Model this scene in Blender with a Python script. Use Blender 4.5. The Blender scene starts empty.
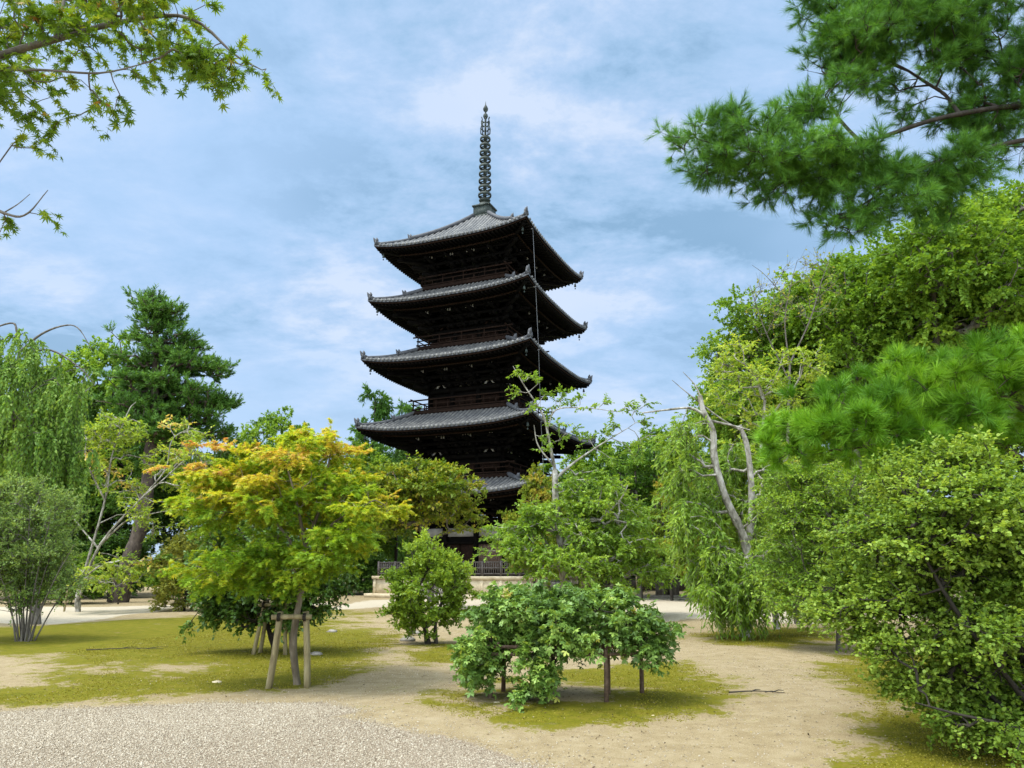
import bpy, math
import numpy as np
from mathutils import Vector

# ------------------------------------------------------------------ camera, world, sun, exposure
scene = bpy.context.scene
C = scene.collection
FOC, PITCH, EYE = 740.0, math.radians(14.14), 1.6
cp, sp = math.cos(PITCH), math.sin(PITCH)
cam_d = bpy.data.cameras.new("camera"); cam = bpy.data.objects.new("camera", cam_d); C.objects.link(cam)
cam_d.sensor_width = 36.0; cam_d.lens = 36.0 * FOC / 1024.0
cam_d.clip_start = 0.05; cam_d.clip_end = 3000
cam.location = (0, 0, EYE); cam.rotation_euler = (math.radians(90) + PITCH, 0, 0)
scene.camera = cam

SUN_EL, SUN_AZ = math.radians(66), math.radians(256)      # azimuth clockwise from +Y: high, from the left
sdir = Vector((math.cos(SUN_EL) * math.sin(SUN_AZ), math.cos(SUN_EL) * math.cos(SUN_AZ), math.sin(SUN_EL)))
sun_d = bpy.data.lights.new("sun", 'SUN'); sun = bpy.data.objects.new("sun", sun_d); C.objects.link(sun)
sun_d.energy = 2.5; sun_d.angle = math.radians(16); sun_d.color = (1.0, 0.95, 0.85)
sun.rotation_euler = sdir.to_track_quat('Z', 'Y').to_euler(); sun.location = (-20, -20, 40)

def build_world():
    w = bpy.data.worlds.new("World"); scene.world = w; w.use_nodes = True
    nt = w.node_tree; N = nt.nodes; L = nt.links; N.clear()
    out = N.new('ShaderNodeOutputWorld'); bg = N.new('ShaderNodeBackground')
    sky = N.new('ShaderNodeTexSky'); sky.sky_type = 'NISHITA'; sky.sun_disc = False
    sky.sun_elevation = SUN_EL; sky.sun_rotation = SUN_AZ; sky.air_density = 1.0; sky.dust_density = 1.5
    tc = N.new('ShaderNodeTexCoord')
    sep = N.new('ShaderNodeSeparateXYZ'); L.new(tc.outputs['Generated'], sep.inputs[0])
    add = N.new('ShaderNodeMath'); add.operation = 'ADD'; add.inputs[1].default_value = 0.22
    L.new(sep.outputs['Z'], add.inputs[0])
    mx = N.new('ShaderNodeMath'); mx.operation = 'MAXIMUM'; mx.inputs[1].default_value = 0.08; L.new(add.outputs[0], mx.inputs[0])
    dv = N.new('ShaderNodeVectorMath'); dv.operation = 'DIVIDE'
    cmb = N.new('ShaderNodeCombineXYZ')
    for i in range(3): L.new(mx.outputs[0], cmb.inputs[i])
    L.new(tc.outputs['Generated'], dv.inputs[0]); L.new(cmb.outputs[0], dv.inputs[1])
    def noise(scale, detail, rough, dist, off, stretch=(1, 1, 1)):
        m = N.new('ShaderNodeMapping'); m.inputs['Location'].default_value = off; m.inputs['Scale'].default_value = stretch
        L.new(dv.outputs[0], m.inputs[0])
        n = N.new('ShaderNodeTexNoise'); n.inputs['Scale'].default_value = scale; n.inputs['Detail'].default_value = detail
        n.inputs['Roughness'].default_value = rough; n.inputs['Distortion'].default_value = dist
        L.new(m.outputs[0], n.inputs['Vector']); return n.outputs['Fac']
    def ramp(src, stops):
        r = N.new('ShaderNodeValToRGB'); L.new(src, r.inputs[0]); e = r.color_ramp.elements
        while len(e) < len(stops): e.new(0.5)
        for q, (p, c) in zip(e, stops): q.position = p; q.color = (*c, 1) if len(c) == 3 else c
        return r.outputs[0]
    def mix(f, a, b):
        m = N.new('ShaderNodeMix'); m.data_type = 'RGBA'
        if isinstance(f, float): m.inputs[0].default_value = f
        else: L.new(f, m.inputs[0])
        for s, i in ((a, 6), (b, 7)):
            if isinstance(s, tuple): m.inputs[i].default_value = (*s, 1)
            else: L.new(s, m.inputs[i])
        return m.outputs[2]
    skys = N.new('ShaderNodeVectorMath'); skys.operation = 'SCALE'; skys.inputs['Scale'].default_value = 1.0
    L.new(sky.outputs[0], skys.inputs[0])
    # clouds: values are in units of the sky (world strength multiplies all of it)
    k = 1 / 0.1
    g = lambda r_, g_, b_: (r_ * k, g_ * k, b_ * k)
    big = noise(0.9, 4, 0.5, 0.2, (3.1, 0.7, 0))
    fine = noise(2.7, 10, 0.64, 0.15, (1.3, 4.4, 0), (1, 1.25, 1))
    cl = ramp(fine, [(0.39, g(.205, .35, .52)), (0.46, g(.285, .44, .635)), (0.53, g(.365, .50, .70)), (0.62, g(.51, .60, .75))])
    thin = ramp(big, [(0.36, (0, 0, 0)), (0.58, (1, 1, 1))])
    veil = mix(thin, cl, g(.345, .505, .735))
    hz = N.new('ShaderNodeMapRange'); hz.interpolation_type = 'SMOOTHSTEP'; L.new(sep.outputs['Z'], hz.inputs[0])
    hz.inputs[1].default_value = 0.0; hz.inputs[2].default_value = 0.34; hz.inputs[3].default_value = .55; hz.inputs[4].default_value = 0
    veil = mix(hz.outputs[0], veil, g(.46, .57, .71))
    fin = mix(0.9, skys.outputs[0], veil)
    # sky brightened round the sun and behind the camera, added as soft fill light
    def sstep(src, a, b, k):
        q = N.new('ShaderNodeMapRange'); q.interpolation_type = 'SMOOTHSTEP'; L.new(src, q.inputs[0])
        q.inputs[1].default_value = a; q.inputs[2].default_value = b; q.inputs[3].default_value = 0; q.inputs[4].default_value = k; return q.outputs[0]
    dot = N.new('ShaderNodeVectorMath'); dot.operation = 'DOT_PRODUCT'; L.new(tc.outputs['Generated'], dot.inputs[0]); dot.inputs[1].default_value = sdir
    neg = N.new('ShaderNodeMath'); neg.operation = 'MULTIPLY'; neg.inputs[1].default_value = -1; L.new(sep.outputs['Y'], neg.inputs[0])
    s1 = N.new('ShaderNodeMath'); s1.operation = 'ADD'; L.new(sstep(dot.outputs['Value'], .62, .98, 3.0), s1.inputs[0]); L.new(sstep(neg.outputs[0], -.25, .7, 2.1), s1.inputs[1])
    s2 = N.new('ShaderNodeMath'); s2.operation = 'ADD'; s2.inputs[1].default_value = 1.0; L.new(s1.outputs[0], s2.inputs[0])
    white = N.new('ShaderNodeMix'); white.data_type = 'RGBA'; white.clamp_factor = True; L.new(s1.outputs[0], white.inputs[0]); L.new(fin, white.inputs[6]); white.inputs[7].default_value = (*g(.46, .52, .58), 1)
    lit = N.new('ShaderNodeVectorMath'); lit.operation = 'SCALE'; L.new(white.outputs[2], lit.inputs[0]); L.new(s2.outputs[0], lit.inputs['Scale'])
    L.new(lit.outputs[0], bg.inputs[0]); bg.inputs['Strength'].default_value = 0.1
    L.new(bg.outputs[0], out.inputs[0])
build_world()
scene.view_settings.view_transform = 'Standard'; scene.view_settings.look = 'None'
scene.view_settings.exposure = 0.5; scene.view_settings.gamma = 1.0; scene.view_settings.use_curve_mapping = False
cy = scene.cycles
cy.max_bounces = 6; cy.diffuse_bounces = 3; cy.glossy_bounces = 2; cy.transmission_bounces = 4; cy.transparent_max_bounces = 4
cy.caustics_reflective = cy.caustics_refractive = False

# ------------------------------------------------------------------ helpers: placing
def ray(px, py):
    dx, dy = (px - 512) / FOC, (384 - py) / FOC
    return np.array([dx, cp - dy * sp, sp + dy * cp])
def at(px, py, Y):                       # the point of the view ray at distance Y
    r = ray(px, py); return np.array([r[0] * Y / r[1], Y, EYE + r[2] * Y / r[1]])
def gnd(px, py):                         # where the view ray meets level ground
    r = ray(px, py); t = -EYE / r[2]; return np.array([r[0] * t, r[1] * t, 0.0])
def E(px, py, Y, rx, ry, rd):            # ellipsoid of foliage: centre and radii (rx, ry in picture units at that distance, rd in metres)
    c = at(px, py, Y); d = (c[1] * cp + (c[2] - EYE) * sp)
    return np.array([*c, rx * d / FOC, rd, ry * d / FOC])
def unit(v):
    return v / np.maximum(np.linalg.norm(v, axis=-1, keepdims=True), 1e-9)

_h = np.random.default_rng(5)
_hw = [(_h.uniform(.12, .9), _h.uniform(0, 6.28), _h.uniform(0, 6.28)) for _ in range(9)]
MOUND = gnd(585, 703)
def gz(x, y):                            # gentle unevenness of the ground
    x = np.asarray(x, float); y = np.asarray(y, float); z = np.zeros(np.broadcast(x, y).shape)
    for f, a, p in _hw: z += np.sin((x * math.cos(a) + y * math.sin(a)) * f * 2.2 + p) * 0.012 / (0.4 + f)
    z += 0.09 * np.exp(-(((x - MOUND[0]) / 1.7) ** 2 + ((y - MOUND[1]) / 1.5) ** 2))
    return z * np.clip(1 - (y - 30) / 12, 0, 1)

# ------------------------------------------------------------------ helpers: objects
def tag(o, label=None, cat=None, group=None, kind=None):
    if label: o['label'] = label
    if cat: o['category'] = cat
    if group: o['group'] = group
    if kind: o['kind'] = kind
    return o
def empty(name, loc=(0, 0, 0), rz=0.0, label=None, cat=None, group=None):
    o = bpy.data.objects.new(name, None); C.objects.link(o); o.location = loc; o.rotation_euler = (0, 0, rz)
    o.empty_display_size = 0.2
    return tag(o, label, cat, group)
def mesh_np(name, V, F, mat, parent=None, tint=None, smooth=False):
    """V (n,3); F list of (m,k) index arrays; tint: one float per face"""
    if not isinstance(F, list): F = [F]
    F = [f for f in F if len(f)]
    me = bpy.data.meshes.new(name)
    me.vertices.add(len(V)); me.vertices.foreach_set('co', np.ascontiguousarray(V, np.float32).ravel())
    tot = np.concatenate([np.full(len(f), f.shape[1], np.int32) for f in F]); li = np.concatenate([f.ravel() for f in F]).astype(np.int32)
    me.loops.add(len(li)); me.loops.foreach_set('vertex_index', li)
    me.polygons.add(len(tot)); me.polygons.foreach_set('loop_start', np.concatenate([[0], np.cumsum(tot)[:-1]]).astype(np.int32))
    if smooth: me.polygons.foreach_set('use_smooth', np.ones(len(tot), bool))
    me.update(calc_edges=True)
    if tint is not None:
        a = me.attributes.new('tint', 'FLOAT', 'FACE'); a.data.foreach_set('value', np.ascontiguousarray(tint, np.float32))
    for m in (mat if isinstance(mat, list) else [mat]): me.materials.append(m)
    o = bpy.data.objects.new(name, me); C.objects.link(o)
    if parent is not None: o.parent = parent
    return o
def copy_tree(o, parent=None):
    c = o.copy(); C.objects.link(c)
    if parent is not None: c.parent = parent
    for ch in list(o.children): copy_tree(ch, c)
    return c

class MB:
    """collects boxes, tubes and lathes into one mesh"""
    def __init__(s): s.V = []; s.F = {}; s.n = 0
    def add(s, V, F):
        V = np.asarray(V, float).reshape(-1, 3); s.V.append(V)
        for f in F:
            f = np.asarray(f, int).reshape(-1, np.asarray(f).shape[-1]) + s.n
            s.F.setdefault(f.shape[1], []).append(f)
        s.n += len(V)
    def box(s, c, h, rz=0.0, taper=1.0, M=None):
        q = np.array([[-1, -1, -1], [1, -1, -1], [1, 1, -1], [-1, 1, -1], [-1, -1, 1], [1, -1, 1], [1, 1, 1], [-1, 1, 1]], float)
        q[4:, :2] *= taper; q = q * np.asarray(h, float)
        if M is not None: q = q @ np.asarray(M).T
        if rz: co, si = math.cos(rz), math.sin(rz); q = q @ np.array([[co, si, 0], [-si, co, 0], [0, 0, 1]])
        s.add(q + np.asarray(c, float), [np.array([[0, 3, 2, 1], [4, 5, 6, 7], [0, 1, 5, 4], [1, 2, 6, 5], [2, 3, 7, 6], [3, 0, 4, 7]])])
    def bar(s, a, b, w, h):                                  # square beam between two points
        a = np.asarray(a, float); b = np.asarray(b, float); d = b - a; L = np.linalg.norm(d); d = d / L
        up = np.array([0, 0, 1.0]) if abs(d[2]) < .95 else np.array([0, 1.0, 0])
        sx = np.cross(d, up); sx /= np.linalg.norm(sx); uz = np.cross(sx, d)
        s.box((a + b) / 2, (L / 2, w / 2, h / 2), M=np.array([d, sx, uz]).T)
    def tube(s, pts, rad, k=8, cap=True):
        P = np.asarray(pts, float); n = len(P); rad = np.broadcast_to(np.asarray(rad, float), (n,))
        T = unit(np.gradient(P, axis=0)); ref = np.array([0, 0, 1.0]) if abs(T[0][2]) < .9 else np.array([1.0, 0, 0])
        ang = np.arange(k) * 2 * math.pi / k; R = []
        for i in range(n):
            a = unit(np.cross(T[i], ref)); b = np.cross(a, T[i]) ; R.append(P[i] + rad[i] * (np.cos(ang)[:, None] * a + np.sin(ang)[:, None] * b))
        V = np.concatenate(R); q = []
        for i in range(n - 1):
            for j in range(k): q.append([i * k + j, i * k + (j + 1) % k, (i + 1) * k + (j + 1) % k, (i + 1) * k + j])
        F = [np.array(q)]
        if cap: F += [np.array([list(range(k))[::-1]]), np.array([[(n - 1) * k + j for j in range(k)]])]
        s.add(V, F)
    def lathe(s, prof, c, k=12, cap=True):                              # prof: (r, z)
        ang = np.arange(k) * 2 * math.pi / k; V = []; q = []
        for r, z in prof:
            for a in ang: V.append([c[0] + r * math.cos(a), c[1] + r * math.sin(a), c[2] + z])
        for i in range(len(prof) - 1):
            for j in range(k): q.append([i * k + j, i * k + (j + 1) % k, (i + 1) * k + (j + 1) % k, (i + 1) * k + j])
        s.add(V, [np.array(q)] + ([np.array([list(range(k))[::-1]]), np.array([[(len(prof) - 1) * k + j for j in range(k)]])] if cap else []))
    def build(s, name, mat, parent=None, smooth=False):
        return mesh_np(name, np.concatenate(s.V), [np.concatenate(v) for v in s.F.values()], mat, parent, smooth=smooth)

# ------------------------------------------------------------------ materials
def new_mat(name):
    m = bpy.data.materials.new(name); m.use_nodes = True; nt = m.node_tree; nt.nodes.clear()
    return m, nt.nodes, nt.links
def ramp_node(N, L, src, stops):
    r = N.new('ShaderNodeValToRGB'); L.new(src, r.inputs[0]); e = r.color_ramp.elements
    while len(e) < len(stops): e.new(0.5)
    for q, (p, c) in zip(e, stops): q.position = p; q.color = (*c, 1)
    return r.outputs[0]
def noise_node(N, L, scale, detail=4, rough=.55, vec=None, dist=0.0):
    n = N.new('ShaderNodeTexNoise'); n.inputs['Scale'].default_value = scale; n.inputs['Detail'].default_value = detail
    n.inputs['Roughness'].default_value = rough; n.inputs['Distortion'].default_value = dist
    if vec is None:
        t = N.new('ShaderNodeTexCoord'); vec = t.outputs['Object']
    L.new(vec, n.inputs['Vector']); return n.outputs['Fac']
def mixc(N, L, f, a, b, typ='MIX'):
    m = N.new('ShaderNodeMix'); m.data_type = 'RGBA'; m.blend_type = typ
    if isinstance(f, (int, float)): m.inputs[0].default_value = f
    else: L.new(f, m.inputs[0])
    for s, i in ((a, 6), (b, 7)):
        if isinstance(s, tuple): m.inputs[i].default_value = (*s, 1)
        else: L.new(s, m.inputs[i])
    return m.outputs[2]
def surface(name, stops, scale=6.0, detail=6, rough=.8, bump=.3, bscale=None, stretch=(1, 1, 1), spec=.3, metal=0.0):
    m, N, L = new_mat(name); out = N.new('ShaderNodeOutputMaterial'); b = N.new('ShaderNodeBsdfPrincipled')
    t = N.new('ShaderNodeTexCoord'); mp = N.new('ShaderNodeMapping'); mp.inputs['Scale'].default_value = stretch
    L.new(t.outputs['Object'], mp.inputs[0])
    f = noise_node(N, L, scale, detail, .62, mp.outputs[0], .2)
    L.new(ramp_node(N, L, f, stops), b.inputs['Base Color'])
    b.inputs['Roughness'].default_value = rough; b.inputs['Specular IOR Level'].default_value = spec; b.inputs['Metallic'].default_value = metal
    if bump:
        f2 = noise_node(N, L, bscale or scale * 3, 5, .6, mp.outputs[0]); bp = N.new('ShaderNodeBump'); bp.inputs['Strength'].default_value = bump
        bp.inputs['Distance'].default_value = .02; L.new(f2, bp.inputs['Height']); L.new(bp.outputs[0], b.inputs['Normal'])
    L.new(b.outputs[0], out.inputs[0]); return m
GAIN = 1.9
def leaf_mat(name, stops, trans=.45, rough=.5, spec=.25, warm=(1.3, 1.15, .55)):
    """leaf colour from the per-leaf 'tint' plus a little per-leaf chance; light passes through the blade"""
    m, N, L = new_mat(name); out = N.new('ShaderNodeOutputMaterial')
    a = N.new('ShaderNodeAttribute'); a.attribute_name = 'tint'
    c = ramp_node(N, L, a.outputs['Fac'], [(q, tuple(min(.62, v * GAIN) for v in k)) for q, k in stops])
    p = N.new('ShaderNodeBsdfPrincipled'); p.inputs['Roughness'].default_value = rough; p.inputs['Specular IOR Level'].default_value = spec
    L.new(c, p.inputs['Base Color'])
    tr = N.new('ShaderNodeBsdfTranslucent'); L.new(mixc(N, L, 1.0, c, warm, 'MULTIPLY'), tr.inputs['Color'])
    mx = N.new('ShaderNodeMixShader'); mx.inputs[0].default_value = trans
    L.new(p.outputs[0], mx.inputs[1]); L.new(tr.outputs[0], mx.inputs[2]); L.new(mx.outputs[0], out.inputs[0]); return m

def G3(lo, mid, hi): return [(0.0, lo), (0.5, mid), (1.0, hi)]
M = {}
M['bark_grey'] = surface('bark_grey', [(.3, (.06, .05, .04)), (.55, (.13, .115, .095)), (.75, (.22, .20, .17))], 9, bump=.6, stretch=(1, 1, .35))
M['bark_pale'] = surface('bark_pale', [(.34, (.09, .08, .06)), (.46, (.24, .22, .18)), (.56, (.38, .355, .31)), (.7, (.56, .54, .49))], 6, bump=.5, stretch=(1, 1, .5))
M['bark_tan'] = surface('bark_tan', [(.3, (.11, .085, .055)), (.55, (.22, .18, .125)), (.75, (.34, .29, .22))], 9, bump=.6, stretch=(1, 1, .35))
M['bark_dark'] = surface('bark_dark', [(.3, (.02, .016, .012)), (.6, (.05, .042, .033)), (.8, (.11, .095, .08))], 9, bump=.8, stretch=(1, 1, .3))
M['bark_pine'] = surface('bark_pine', [(.3, (.025, .019, .015)), (.5, (.075, .056, .043)), (.75, (.17, .135, .105))], 5, bump=.9, stretch=(1, 1, .5))
M['stake'] = surface('stake', [(.3, (.17, .13, .07)), (.55, (.30, .25, .13)), (.75, (.40, .35, .21))], 14, bump=.3, stretch=(1, 1, .2))
M['rail_wood'] = surface('rail_wood', [(.3, (.07, .045, .03)), (.55, (.16, .105, .075)), (.75, (.25, .18, .14))], 14, bump=.3)
M['rope'] = surface('rope', [(.3, (.02, .017, .013)), (.7, (.06, .05, .035))], 40, bump=.4)
M['pagoda_wood'] = surface('pagoda_wood', [(.3, (.0022, .002, .0018)), (.55, (.0048, .004, .0033)), (.8, (.011, .008, .006))], 5, bump=.2, rough=.8, spec=.06)
M['pagoda_red'] = surface('pagoda_red', [(.3, (.010, .006, .0045)), (.55, (.022, .012, .008)), (.8, (.042, .024, .016))], 6, bump=.2, rough=.75, spec=.08)
M['tile'] = surface('tile', [(.3, (.06, .063, .066)), (.5, (.13, .13, .127)), (.68, (.22, .216, .20)), (.85, (.19, .155, .095))], 2.2, 8, bump=.2, rough=.6)
M['tile_dark'] = surface('tile_dark', [(.3, (.04, .043, .05)), (.7, (.105, .108, .115))], 4, bump=.2, rough=.6)
M['plaster'] = surface('plaster', [(.3, (.20, .19, .17)), (.7, (.42, .40, .36))], 5, bump=.1)
M['plaster_wall'] = surface('plaster_wall', [(.3, (.22, .21, .19)), (.7, (.34, .33, .30))], 3, bump=.1)
M['bronze'] = surface('bronze', [(.3, (.012, .016, .015)), (.55, (.03, .042, .036)), (.75, (.085, .105, .09))], 4, bump=.2, rough=.65)
M['stone'] = surface('stone', [(.3, (.42, .345, .22)), (.55, (.60, .51, .35)), (.75, (.70, .61, .45))], 3, bump=.2)
M['fence_wood'] = surface('fence_wood', [(.3, (.06, .05, .045)), (.6, (.12, .105, .095)), (.8, (.18, .165, .15))], 8, bump=.2)
M['white_metal'] = surface('white_metal', [(.3, (.16, .165, .17)), (.7, (.24, .245, .25))], 4, bump=0)
M['stone_grey'] = surface('stone_grey', [(.3, (.16, .14, .12)), (.7, (.36, .33, .28))], 7, bump=.5)
# foliage
M['lf_maple'] = leaf_mat('maple_leaves', [(0, (.085, .165, .014)), (.26, (.155, .24, .018)), (.48, (.27, .29, .022)), (.68, (.38, .27, .04)), (.86, (.40, .20, .075)), (1, (.36, .15, .075))], .45)
M['lf_maple_near'] = leaf_mat('near_maple_leaves', [(0, (.05, .10, .012)), (.5, (.10, .165, .015)), (.85, (.19, .22, .02)), (1, (.22, .10, .04))], .45)
M['lf_olive_maple'] = leaf_mat('olive_maple_leaves', [(0, (.05, .09, .010)), (.45, (.12, .165, .015)), (.8, (.22, .20, .03)), (1, (.30, .15, .04))], .36)
M['lf_fresh'] = leaf_mat('fresh_green_leaves', G3((.055, .11, .013), (.11, .185, .022), (.20, .28, .042)), .42)
M['lf_lime'] = leaf_mat('lime_leaves', [(0, (.09, .15, .015)), (.5, (.19, .26, .03)), (.9, (.31, .36, .06)), (1, (.38, .24, .08))], .42)
M['lf_mid'] = leaf_mat('mid_green_leaves', G3((.035, .085, .012), (.075, .15, .018), (.14, .23, .03)), .36)
M['lf_dark'] = leaf_mat('dark_glossy_leaves', G3((.022, .05, .008), (.045, .09, .014), (.09, .15, .02)), .25, .4, .4)
M['lf_blue'] = leaf_mat('bluish_leaves', [(0, (.04, .08, .014)), (.5, (.095, .165, .032)), (.84, (.19, .27, .052)), (.94, (.38, .40, .07)), (1, (.42, .27, .13))], .3, .42, .4)
M['lf_round'] = leaf_mat('round_shrub_leaves', G3((.06, .11, .015), (.13, .20, .026), (.23, .30, .06)), .45)
M['lf_grey'] = leaf_mat('grey_green_leaves', G3((.05, .095, .022), (.11, .17, .042), (.20, .27, .08)), .42)
M['lf_weep'] = leaf_mat('weeping_leaves', G3((.05, .11, .018), (.105, .185, .03), (.20, .28, .055)), .45)
M['lf_pine'] = leaf_mat('pine_needles', G3((.02, .065, .012), (.05, .13, .018), (.11, .23, .03)), .34, .5, .25)
M['lf_pine_soft'] = leaf_mat('soft_pine_needles', G3((.04, .11, .008), (.085, .19, .010), (.17, .30, .02)), .25, .5, .25)
M['lf_conifer'] = leaf_mat('conifer_needles', G3((.022, .06, .012), (.05, .115, .018), (.095, .185, .028)), .3)
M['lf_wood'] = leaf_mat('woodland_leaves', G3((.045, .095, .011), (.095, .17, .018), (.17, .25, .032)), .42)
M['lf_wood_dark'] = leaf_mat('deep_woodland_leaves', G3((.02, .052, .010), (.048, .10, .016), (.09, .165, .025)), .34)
M['lf_dull'] = leaf_mat('dull_yellow_leaves', G3((.08, .10, .018), (.17, .18, .03), (.28, .25, .06)), .36)

# ------------------------------------------------------------------ foliage machinery
def lf(pts):
    return np.array(pts, float)
KITE = lf([(0, 0, 0), (-.30, .45, .06), (0, 1, -.05), (.30, .45, .06)])
LANCE = lf([(0, 0, 0), (-.15, .4, .03), (0, 1, -.12), (.15, .4, .03)])
OVAL = lf([(0, 0, 0), (-.27, .25, .07), (-.30, .6, .07), (0, 1, -.06), (.30, .6, .07), (.27, .25, .07)])
ROUND = lf([(0, 0, 0), (-.34, .18, .08), (-.42, .55, .10), (-.22, .88, .03), (0, 1, -.04), (.22, .88, .03), (.42, .55, .10), (.34, .18, .08)])
NEEDLE = lf([(-.022, 0, 0), (.022, 0, 0), (0, 1, 0)])
TRI = lf([(0, -.1, 0), (-.10, .12, .02), (-.52, .16, .0), (-.68, .52, -.08), (-.36, .50, .03), (-.12, .34, .02), (-.24, .66, .04), (0, 1, -.10), (.24, .66, .04), (.12, .34, .02), (.36, .50, .03), (.68, .52, -.08), (.52, .16, 0), (.10, .12, .02)])
def star(lobes):
    q = [(0, -.05, 0)]
    n = len(lobes)
    for i, (a, r) in enumerate(lobes):
        a = math.radians(a)
        if i: 
            b = (math.radians(lobes[i - 1][0]) + a) / 2; rr = .30 * min(r, lobes[i - 1][1]) + .06
            q.append((math.sin(b) * rr, math.cos(b) * rr, .02))
        for da, k in ((-.16, .55), (0, 1), (.16, .55)):
            q.append((math.sin(a + da) * r * k, math.cos(a + da) * r * k, -.12 * k * k * r))
    return np.array(q)
MAPLE = star([(-118, .55), (-78, .8), (-38, .95), (0, 1.0), (38, .95), (78, .8), (118, .55)])
MAPLE5 = lf([(0, -.05, 0), (-.60, .12, -.08), (-.22, .24, .02), (-.55, .68, -.08), (-.13, .42, .02), (0, 1, -.12), (.13, .42, .02), (.55, .68, -.08), (.22, .24, .02), (.60, .12, -.08)])

def place_leaves(P, A, Nn, S, T):
    """one template T at every point; A along the leaf, Nn its upper side"""
    A = unit(A); side = unit(np.cross(A, Nn)); Nn = np.cross(side, A)
    V = P[:, None, :] + S[:, None, None] * (T[None, :, 0, None] * side[:, None] + T[None, :, 1, None] * A[:, None] + T[None, :, 2, None] * Nn[:, None])
    n, k = len(P), len(T)
    return V.reshape(-1, 3), np.arange(n * k).reshape(n, k)
def tubes(P0, P1, R0, R1, k=4):
    D = unit(P1 - P0); ref = np.where(np.abs(D[:, 2:3]) < .9, np.array([[0, 0, 1.0]]), np.array([[1.0, 0, 0]]))
    a = unit(np.cross(D, ref)); b = np.cross(a, D); ang = np.arange(k) * 2 * math.pi / k
    ring = np.cos(ang)[None, :, None] * a[:, None] + np.sin(ang)[None, :, None] * b[:, None]
    V = np.concatenate([P0[:, None] + R0[:, None, None] * ring, P1[:, None] + R1[:, None, None] * ring], 1)      # n,2k,3
    n = len(P0); base = np.arange(n)[:, None, None] * 2 * k
    q = np.array([[j, (j + 1) % k, k + (j + 1) % k, k + j] for j in range(k)])[None]
    return V.reshape(-1, 3), (base + q).reshape(-1, 4)
def sample(blobs, n, rng, shell=.5, pads=0, pad=(.5, .5, .18)):
    B = np.array(blobs); w = (B[:, 3] * B[:, 4] * B[:, 5]) ** (2 / 3); w /= w.sum()
    m = pads or n
    def pick(m, shell):
        i = rng.choice(len(B), m, p=w); d = unit(rng.normal(size=(m, 3))); r = (shell + (1 - shell) * rng.random(m)) ** .6
        return B[i, :3] + d * r[:, None] * B[i, 3:]
    c = pick(m, shell); pr = rng.random(m)
    if not pads: return c, pr
    j = np.arange(n) % pads; d = rng.normal(size=(n, 3)) * .6
    return c[j] + d * np.array(pad), pr[j]
def grow(trunk, tr, limbs, att, rng, alpha=.35, wob=.10, rise=.06):
    """every shoot point is joined to the nearest and shortest way down the tree; returns nodes, parents"""
    n0 = len(trunk) + sum(len(l) for l, _, _ in limbs); cap = n0 + 2 * len(att)
    P = np.zeros((cap, 3)); par = np.full(cap, -1); pl = np.zeros(cap); rad = np.zeros(cap); n = 0
    def line(pts, r0, r1, parent):
        nonlocal n
        for i, p in enumerate(pts):
            P[n] = p; par[n] = parent if i == 0 else n - 1
            pl[n] = 0 if par[n] < 0 else pl[par[n]] + np.linalg.norm(P[n] - P[par[n]]) * .5
            rad[n] = (r0 + (r1 - r0) * i / max(len(pts) - 1, 1)) * (1 + .07 * rng.normal()); n += 1
    line(trunk, tr[0], tr[1], -1)
    for pts, r0, r1 in limbs:
        j = int(np.argmin(np.linalg.norm(P[:n] - pts[0], axis=1))); line(pts, r0, r1, j)
    nt = n; lo = 1 if nt > 2 else 0
    tips = []
    if len(att):
        dd = np.linalg.norm(att[:, None] - P[None, lo:nt], axis=2).min(1)
        for i in np.argsort(dd):
            a = att[i]; v = P[lo:n] - a; d = np.sqrt((v * v).sum(1)); c = d + alpha * pl[lo:n]
            c = c + np.maximum(v[:, 2], 0) * .35
            j = int(np.argmin(c)) + lo; L = d[j - lo]
            P[n] = (P[j] + a) / 2 + rng.normal(size=3) * wob * L + np.array([0, 0, rise * L]); par[n] = j; pl[n] = pl[j] + L / 2; n += 1
            P[n] = a; par[n] = n - 1; pl[n] = pl[n - 1] + L / 2; tips.append((n, i)); n += 1
    return P[:n], par[:n], rad[:n], nt, tips
def smooth_line(pts, n=10):
    P = np.asarray(pts, float)
    if len(P) == 2: return P[0] + (P[1] - P[0]) * np.linspace(0, 1, n)[:, None]
    t = np.linspace(0, len(P) - 1, n); out = []
    Q = np.vstack([2 * P[0] - P[1], P, 2 * P[-1] - P[-2]])
    for x in t:
        i = min(int(x), len(P) - 2); u = x - i; p0, p1, p2, p3 = Q[i:i + 4]
        out.append(.5 * (2 * p1 + (p2 - p0) * u + (2 * p0 - 5 * p1 + 4 * p2 - p3) * u * u + (3 * p1 - p0 - 3 * p2 + p3) * u ** 3))
    return np.array(out)

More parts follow.
